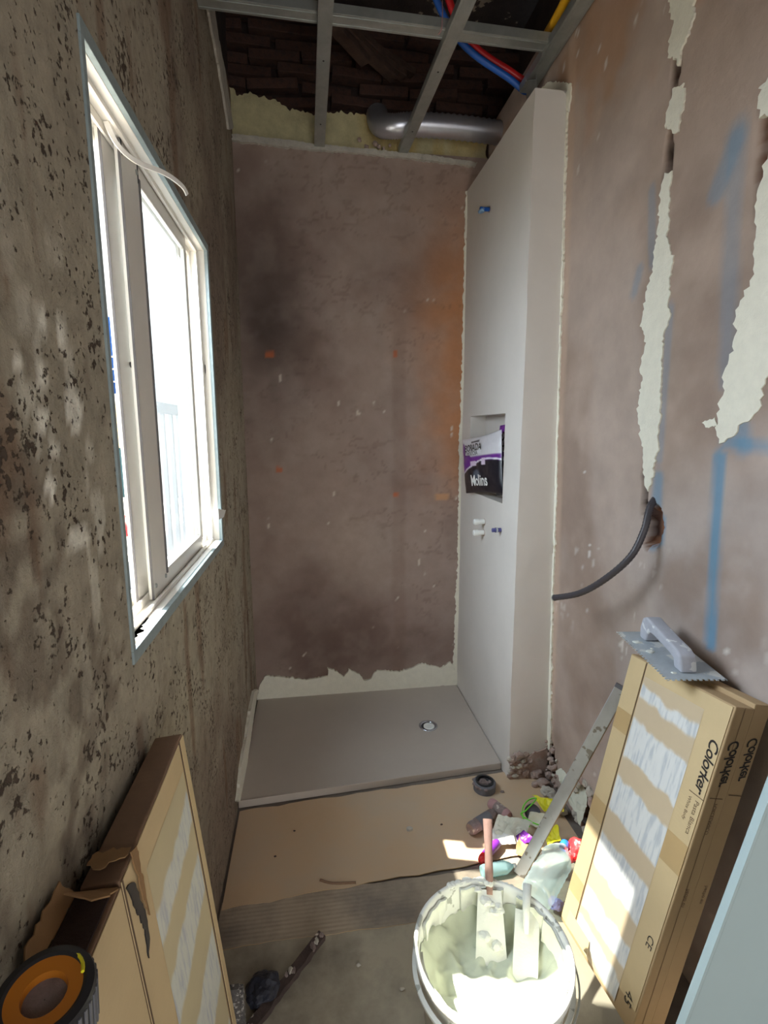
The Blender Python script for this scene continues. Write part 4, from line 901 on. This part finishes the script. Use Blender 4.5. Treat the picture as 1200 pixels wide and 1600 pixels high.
# cement surface, higher on the walls, swirled
nr_, na_ = 46, 120; G = np.zeros((nr_, na_+1, 3))
for i in range(nr_):
    for j in range(na_+1):
        t = i/(nr_-1); a = 2*math.pi*j/na_
        G[i, j] = (t*math.cos(a), t*math.sin(a), 0)
nz = fbm(G*np.array([1, 1, 0]), 3.2, 4, 7); sw = np.sin(9*np.arctan2(G[..., 1]+.2, G[..., 0]-.1)+6*np.hypot(G[..., 0], G[..., 1])+5*nz)
rr = np.hypot(G[..., 0], G[..., 1]); h = .245+.04*rr**6+.040*(nz-.5)+.007*sw*sstep(.1, .5, rr)*sstep(1, .8, rr)+.05*sstep(.75, 1.0, rr)*(fbm(G*2.1+5, 1.6, 3, 8)-.2)
rad = (.140+(BR_-.012-.140)*((h-.012)/(BH-.042)))
G2 = np.stack([bc.x+G[..., 0]*rad, bc.y+G[..., 1]*rad, h], -1)
surface('wet_cement', G2, M['paste'], parent=bk, kind='stuff')
# smears up the inner wall
for k, (a0, a1, z0_, z1_) in enumerate(((60, 100, .25, .352), (115, 150, .27, .348), (-40, 20, .22, .350), (20, 48, .24, .352), (170, 200, .25, .34), (200, 250, .23, .345), (300, 322, .23, .352))):
    pts2 = []
    for t in np.linspace(0, 1, 14): pts2.append((math.radians(a0+(a1-a0)*t), z1_-.006*abs(math.sin(t*9+k))))
    for t in np.linspace(1, 0, 14): pts2.append((math.radians(a0+(a1-a0)*t), z0_+.045*abs(math.sin(t*4.3+k*1.7))))
    mb = MB(); ins = []; outs = []
    for a, z in pts2:
        r_ = .140+(BR_-.012-.140)*((z-.012)/(BH-.042)); outs.append(bc+Vector((math.cos(a)*(r_+.001), math.sin(a)*(r_+.001), z))); ins.append(bc+Vector((math.cos(a)*(r_-.006), math.sin(a)*(r_-.006), z)))
    fs = [(i, i+1, 26-i, 27-i) for i in range(13)]; k0 = 28
    mb.add(ins+outs, fs+[(i, (i+1) % 28, 28+(i+1) % 28, 28+i) for i in range(28)]).build('cement_smear', M['pastewhite'], bk, smooth=True)
for k in range(16):
    a = rnd.uniform(.9, 2.0); lump('cement_lump', bc+Vector((math.cos(a)*BR_, math.sin(a)*BR_, BH-.004)), rnd.uniform(.004, .009), M['pastewhite'], bk, 700+k, (1.4, 1.2, .6), .5, 2)
MB().tube([bc+Vector((math.cos(a)*(BR_+.014), math.sin(a)*(BR_+.014), BH-.05-.10*max(0, math.sin(a-.25))*.3)) for a in np.linspace(-.9, 1.6, 30)], .0022, 8).build('wire_handle', M['zinc'], bk, smooth=True)
MB().tube([bc+Vector((math.cos(a)*(BR_+.010), math.sin(a)*(BR_+.010), BH-.045)) for a in (1.58, 1.62)], .008, 10).build('handle_lug', M['bucket'], bk)
# broad spatula standing in the cement, its blade caked; trowel handle sticking out
sb, stp = Vector((.40, .985, .20)), Vector((.462, 1.215, .462))
s_ = thing('filling_knife', 'cement-covered filling knife stuck in the bucket, handle out over the far rim', 'knife', sb)
ax_ = (stp-sb).normalized(); wx_ = Vector((1, -.25, 0)).normalized(); nx_ = ax_.cross(wx_).normalized()
MB().hexa([sb-wx_*.042-nx_*.002, sb+wx_*.042-nx_*.002, sb+wx_*.042+nx_*.002, sb-wx_*.042+nx_*.002] + [sb+ax_*.20-wx_*.030-nx_*.002, sb+ax_*.20+wx_*.030-nx_*.002, sb+ax_*.20+wx_*.030+nx_*.002, sb+ax_*.20-wx_*.030+nx_*.002]).build('blade', M['pastewhite'], s_)
MB().tube([sb+ax_*.19, sb+ax_*.24, sb+ax_*.28, sb+ax_*.36], [.008, .011, .010, .013], 12).build('handle', mat('dirty_wood', lin((150, 118, 108)), .8, ns=20, na=.3, bump=.5, bs=60), s_, smooth=True)
for k in range(10): lump('cement_lump', sb+ax_*rnd.uniform(.05, .22)+wx_*rnd.uniform(-.03, .03)-nx_*.0, rnd.uniform(.008, .016), M['pastewhite'], s_, 740+k, (1, 1, .6), .5, 2)
sb, stp = Vector((.47, .96, .235)), Vector((.535, 1.10, .372))
s_ = thing('margin_trowel', 'cement-covered flat steel trowel lying over the right rim of the bucket', 'trowel', sb)
ax_ = (stp-sb).normalized(); wx_ = Vector((.8, -.6, 0)).normalized(); wx_ = (wx_-ax_*wx_.dot(ax_)).normalized(); nx_ = ax_.cross(wx_)
MB().obox(sb+ax_*.06, (wx_, nx_, ax_), (.030, .0025, .085)).build('blade', M['pastewhite'], s_, bevel=.001)
MB().tube([sb+ax_*.10-nx_*.01, sb+ax_*.15-nx_*.025, sb+ax_*.20-nx_*.02], [.006, .009, .011], 10).build('handle', M['pastewhite'], s_, smooth=True)

# ------------------------------------------------------------------ protective card on the floor
def sheet(label, xs, ys, z, m, seed, amp=.0018, ragged=.004, skew=0):
    nx, ny = 60, 44; uu, vv = np.meshgrid(np.linspace(0, 1, nx), np.linspace(0, 1, ny), indexing='ij')
    X = xs[0]+(xs[1]-xs[0])*uu; Y = ys[0]+(ys[1]-ys[0])*vv + skew*uu*(1 if True else 0)
    n_ = fbm(np.stack([X, Y, X*0], -1), 5, 3, seed)
    Y = Y+ragged*(fbm(np.stack([X, X*0+seed, X*0], -1), 12, 3, seed)-.5)*np.where((vv == 0) | (vv == 1), 1, 0)*4
    Z = z+amp*2*(n_-.5)+.0015
    root = surface('card_sheet', np.stack([X, Y, Z+.0012], -1), m, kind=None)
    root['label'] = label; root['category'] = 'cardboard'; root['group'] = 'floor protection sheets'
    ed = [Vector((X[i, 0], Y[i, 0], Z[i, 0]+.0012)) for i in range(nx)]
    MB().add(ed+[e-Vector((0, 0, .003)) for e in ed], [(i, i+1, nx+i+1, nx+i) for i in range(nx-1)]).build('cut_edge', M['kraftside'], root)
    return root
shC = sheet('grey-brown worn card sheet under the bucket, nearest the camera', (-.325, .80), (.55, 1.425), .001, M['sheetC'], 3)
shB = sheet('dusty ribbed card sheet in the middle of the floor strip', (-.325, .96), (1.36, 1.52), .003, M['sheetB'], 5, skew=-.0)
shA = sheet('tan card sheet lying right against the front of the shower tray', (-.322, .97), (1.49, 1.93), .0045, M['sheetA'], 7, skew=.08)
# twigs of dried mortar and scraps on the card
pipe('mortar_strip', 'thin curved strip of dried mortar on the tan card', 'debris', (oz(500, 1375, .009), oz(520, 1380, .009), (oz(556, 1379, .009))), .004, M['kraftdark'])
sc_pts = [(640, 1295, .012, 'rubblepale', 'pale chip of plaster lying alone in the middle of the tan card'), (460, 1298, .004, 'muddark', 'small dark crumb on the left part of the tan card'), (430, 1338, .004, 'muddark', 'dark crumb near the seam of the tan card, left side'),
          (560, 1508, .006, 'rubblepale', 'pale speck of cement on the grey-brown card, between batten and bucket'), (690, 1288, .004, 'muddark', 'tiny dark crumb left of the drinks cans'), (785, 1237, .008, 'mud', 'muddy crumb right beside the grey ring'), (628, 1545, .006, 'rubblepale', 'pale cement drop left of the bucket foot')]
for k, (a, b, r_, m_, lb_) in enumerate(sc_pts):
    q = oz(a, b, .008+r_*.3); tag(lump('plaster_chip', q, r_, M[m_], None, 800+k, (1.2, .8, .5), .6, 2, loc=q), lb_, 'debris', 'crumbs on the floor card')

# muddy batten and dark bag at lower left
ba, bb = oz(503, 1462, .035), oz(378, 1625, .012)
bt = thing('timber_batten', 'mud-caked dark timber batten lying diagonally on the grey card', 'timber', bb)
t_ = (ba-bb); mbn = MB(); segs = 18; vs = []
for i in range(segs+1):
    p = bb.lerp(ba, i/segs); d1 = t_.normalized(); s1_ = d1.cross(Vector((0, 0, 1))).normalized()
    j = [rnd.uniform(-.002, .002) for _ in range(4)]
    vs += [p-s1_*(.014+j[0])-Vector((0, 0, .008)), p+s1_*(.014+j[1])-Vector((0, 0, .008)), p+s1_*(.013+j[2])+Vector((0, 0, .010+j[3])), p-s1_*(.013+j[3])+Vector((0, 0, .010+j[0]))]
fs = [(4*i+k, 4*i+(k+1) % 4, 4*i+4+(k+1) % 4, 4*i+4+k) for i in range(segs) for k in range(4)]+[(3, 2, 1, 0), tuple(4*segs+k for k in range(4))]
mbn.add(vs, fs).build('bar', M['muddark'], bt)
for k in range(18):
    t = rnd.choice([rnd.uniform(.78, 1), rnd.uniform(.0, .12), rnd.uniform(.55, .65)])
    lump('mortar_lump', bb.lerp(ba, t)+Vector((rnd.uniform(-.012, .012), 0, .010)), rnd.uniform(.003, .008), M['rubblepale'] if k % 2 else M['mud'], bt, 820+k, (1, 1.4, .6), .6, 2)
q = oz(412, 1545, .03)
tag(lump('plastic_bag', q, .044, mat('blue_black_film', lin((44, 46, 58)), .5, ns=12, na=.3, bump=.5, bs=25, bd=.006), None, 77, (1.0, 1.0, .62), .45, 4, loc=(q.x, q.y, 0)), 'crumpled blue-black plastic bag beside the muddy batten', 'bag')

# ------------------------------------------------------------------ rubbish beside the pillar
q = oz(757, 1228, .022)
rg = thing('pipe_collar', 'mud-filled grey plastic pipe collar on the card in front of the tray', 'ring', (q.x, q.y, 0))
MB().lathe([(.044, .008), (.047, .008), (.048, .040), (.044, .044), (.037, .044), (.036, .038), (.036, .008)], (q.x, q.y, 0), seg=44, closed=True).build('ring', M['greyrub'], rg, smooth=False)
MB().lathe([(.038, .046), (.038, .049), (.030, .049), (.030, .040)], (q.x, q.y, 0), seg=40).build('inner_lip', M['dark'], rg)
for k in range(16):
    a = rnd.uniform(0, 6.28); r_ = rnd.uniform(0, .03); lump('mud_lump', (q.x+r_*math.cos(a), q.y+r_*math.sin(a), rnd.uniform(.026, .038)), rnd.uniform(.007, .014), M['mud'], rg, 840+k, (1, 1, .6), .6, 2)
for k in range(8):
    a = rnd.uniform(2, 4.5); lump('mud_lump', (q.x+.047*math.cos(a), q.y+.047*math.sin(a), .038), rnd.uniform(.004, .009), M['mud'], rg, 860+k, (1, 1, .7), .6, 2)
def can(name, label, a, b, r, m1, m2, capm=None, cat='can'):
    a, b = Vector(a), Vector(b); d = (b-a).normalized(); L_ = (b-a).length
    o = thing(name, label, cat, a)
    MB().lathe([(.0005, .003), (r*.7, .002), (r*.82, 0), (r*.9, .004), (r, .012), (r, L_-.014), (r*.86, L_-.003), (r*.78, L_), (r*.74, L_-.004), (.0005, L_-.004)], a, d, 28).build('shell', m1, o, smooth=True)
    MB().lathe([(r*1.01, L_*.3), (r*1.015, L_*.32), (r*1.015, L_*.75), (r*1.01, L_*.77)], a, d, 28).build('wrapper', m2, o, smooth=True)
    return o
z_ = .034
can('drinks_can', 'dented dusty grey can lying nearest the sunlit patch', oz(734, 1296, z_), oz(772, 1272, z_), .024, M['mud'], M['greyrub'])
can('drinks_can', 'muddy reddish can lying behind the dusty grey one', oz(766, 1254, z_), oz(796, 1277, z_), .022, M['pinkish'], M['mud'])
can('silicone_tube', 'purple tube with a red end, left of the bucket spatula', oz(755, 1340, .030), oz(778, 1316, .030), .016, M['purple'], M['purple'], cat='tube')
q = oz(754, 1342, .030); tag(MB().lathe([(.0005, .016), (.012, .012), (.016, 0), (.0165, -.012)], q, (oz(755, 1340, .03)-oz(778, 1316, .03)).normalized(), 20).build('cap', M['red'], bpy.data.objects['silicone_tube'], smooth=True), 'red cap')
def crumple(name, label, cat, pts, m, seed, amp=.018, z=.03, group=None, th=.0012):
    """crumpled sheet over the quad pts (pixel, height)"""
    A_, B_, C2, D_ = [oz(*p) for p in pts]; n = 22
    G = np.zeros((n, n, 3))
    for i in range(n):
        for j in range(n): G[i, j] = A_.lerp(B_, i/(n-1)).lerp(D_.lerp(C2, i/(n-1)), j/(n-1))
    nn_ = fbm(G*np.array([1, 1, 1]), 22, 3, seed)-.5; G[..., 2] += np.abs(nn_)*amp*3; G[..., 0] += nn_*amp; G[..., 1] += (fbm(G, 19, 3, seed+4)-.5)*amp
    G[..., 2] = np.maximum(G[..., 2], .009)
    o = surface(name, G, m, kind=None, smooth=False); sd = o.modifiers.new('s', 'SOLIDIFY'); sd.thickness = th
    return tag(o, label, cat, group)
crumple('paper_sheet', 'crumpled pale paper over the cans', 'paper', ((766, 1306, .02), (778, 1274, .07), (832, 1284, .07), (812, 1322, .02)), M['paper'], 3)
crumple('paper_sheet', 'sunlit white paper scrap in front of the crumpled pale sheet', 'paper', ((762, 1302, .02), (800, 1296, .045), (806, 1318, .03), (776, 1322, .02)), M['white'], 5, .012)
crumple('plastic_sheet', 'crumpled purple film between the paper scraps and the spatula', 'plastic sheet', ((798, 1312, .02), (818, 1296, .07), (834, 1310, .06), (812, 1326, .02)), M['purple'], 9, .014)
crumple('card_scrap', 'olive-brown card scrap standing behind the bucket', 'cardboard', ((806, 1335, .012), (812, 1305, .05), (840, 1312, .05), (832, 1345, .012)), M['kraftold'], 11, .01)
crumple('card_scrap', 'pale card scrap behind the green string, near the straightedge', 'cardboard', ((822, 1290, .02), (828, 1268, .07), (862, 1275, .07), (850, 1300, .02)), M['paper'], 12, .01)
crumple('plastic_sheet', 'acid yellow plastic wrapper by the foot of the right wall', 'plastic sheet', ((832, 1244, .03), (872, 1250, .06), (880, 1272, .05), (850, 1268, .02)), M['acid'], 14, .02)
crumple('plastic_sheet', 'small acid yellow wrapper below the straightedge', 'plastic sheet', ((850, 1300, .03), (870, 1290, .07), (878, 1316, .04), (856, 1322, .02)), M['acid'], 15, .016)
crumple('plastic_sheet', 'crumpled red wrapper right of the big clear bottle', 'plastic sheet', ((880, 1318, .06), (908, 1312, .09), (906, 1342, .06), (894, 1352, .03)), M['red'], 17, .018)
crumple('plaster_sack', 'torn pale sack paper hanging round the hole in the right wall', 'sack', ((868, 1208, .10), (900, 1200, .17), (918, 1262, .10), (906, 1292, .03)), M['paper'], 19, .03)
pts = [oz(828, 1292, .05), oz(818, 1280, .06), oz(817, 1262, .06), oz(826, 1250, .06), oz(838, 1248, .07), oz(822, 1266, .075), oz(814, 1272, .06), oz(830, 1284, .06), oz(845, 1290, .05)]
pipe('string', 'bright green plastic string looped over the dark cup', 'string', pts, .0025, M['green'], n=6, seg=6)
q = oz(832, 1268, .035)
cup = thing('plastic_cup', 'dark grey cup on its side under the green string', 'cup', q)
dd_ = Vector((-.35, -.75, .45)).normalized()
MB().lathe([(.022, -.05), (.030, .02), (.031, .022), (.029, .022), (.022, -.045)], q, dd_, 28).build('shell', M['greyrub'], cup, smooth=True)
MB().lathe([(.029, .010), (.0005, .008)], q, dd_, 28).build('lid', M['greyrub'], cup)
# big clear bottle and small teal bottle
def bottle(name, label, a, b, r, m, capm):
    a, b = Vector(a), Vector(b); d = (b-a).normalized(); L_ = (b-a).length; o = thing(name, label, 'bottle', a)
    pr = [(.0005, .012), (r*.5, .006), (r*.8, .0), (r*.97, .012)]
    for k in range(14): pr.append((r*(1.0 if k % 2 else .93), .02+(L_*.66-.02)*k/13))
    pr += [(r*.9, L_*.72), (r*.6, L_*.83), (r*.3, L_*.90), (r*.27, L_*.95)]
    MB().lathe(pr, a, d, 36).build('shell', m, o, smooth=True)
    MB().lathe([(r*.31, L_*.92), (r*.32, L_*.925), (r*.32, L_*.995), (r*.28, L_), (.0005, L_)], a, d, 20).build('cap', capm, o, smooth=True)
    return o
bottle('water_bottle', 'large clear ribbed water bottle lying between bucket and cartons', oz(836, 1402, .062), oz(884, 1318, .062), .052, M['pet'], M['blue'])
M['teal'] = glass_mix('teal_plastic', {'transparent': .35, 'diffuse': .45, 'glossy': .2}, (.55, .80, .82))
bottle('water_bottle', 'small teal plastic bottle lying just behind the bucket rim', oz(752, 1362, .026), oz(806, 1352, .028), .022, M['teal'], M['white'])
q = oz(868, 1412, .03)
tag(lump('film_ball', q, .022, mat('lilac_film', lin((150, 146, 196)), .4, ns=12, na=.15, bump=.4, bs=25), None, 92, (1, 1, .7), .5, 3, loc=q), 'balled lilac film between the big bottle and the carton foot', 'plastic sheet')
# loose stones along the foot of the right wall
cnt = 0
spots = [(826, 1195, .022), (812, 1208, .016), (842, 1208, .026), (862, 1192, .020), (858, 1222, .022), (836, 1226, .014), (880, 1240, .020), (806, 1198, .012), (850, 1180, .016), (872, 1262, .018), (893, 1232, .026), (912, 1262, .022), (820, 1180, .016), (800, 1186, .010)]
names_ = ['brown mortar lump at the pillar foot', 'pale plaster lump in front of the pillar foot', 'large brown mortar lump below the pillar corner', 'brown mortar lump against the right wall', 'rounded mortar lump between cup and pillar', 'small brown crumb near the pipe collar', 'pale lump behind the yellow wrapper', 'small chip at the tray corner', 'mortar lump high on the heap by the pillar', 'dark lump beside the yellow wrapper', 'pale broken piece at the straightedge', 'pale broken piece right of the straightedge', 'red-brown lump on the pillar edge', 'tiny chip on the tray end']
for k, ((a, b, r_), lb_) in enumerate(zip(spots, names_)):
    q = oz(a, b, r_*.7+.006); q.x = min(q.x, .985-r_)
    tag(lump('rubble_stone', q, r_, M['rubblepale'] if 'pale' in lb_ else M['rubble'], None, 900+k, (1.1, .9, .75), .55, 3, loc=q), lb_, 'rubble', 'rubble at the foot of the right wall')

for o in list(bpy.data.objects):
    if '_w' in o: del o['_w']
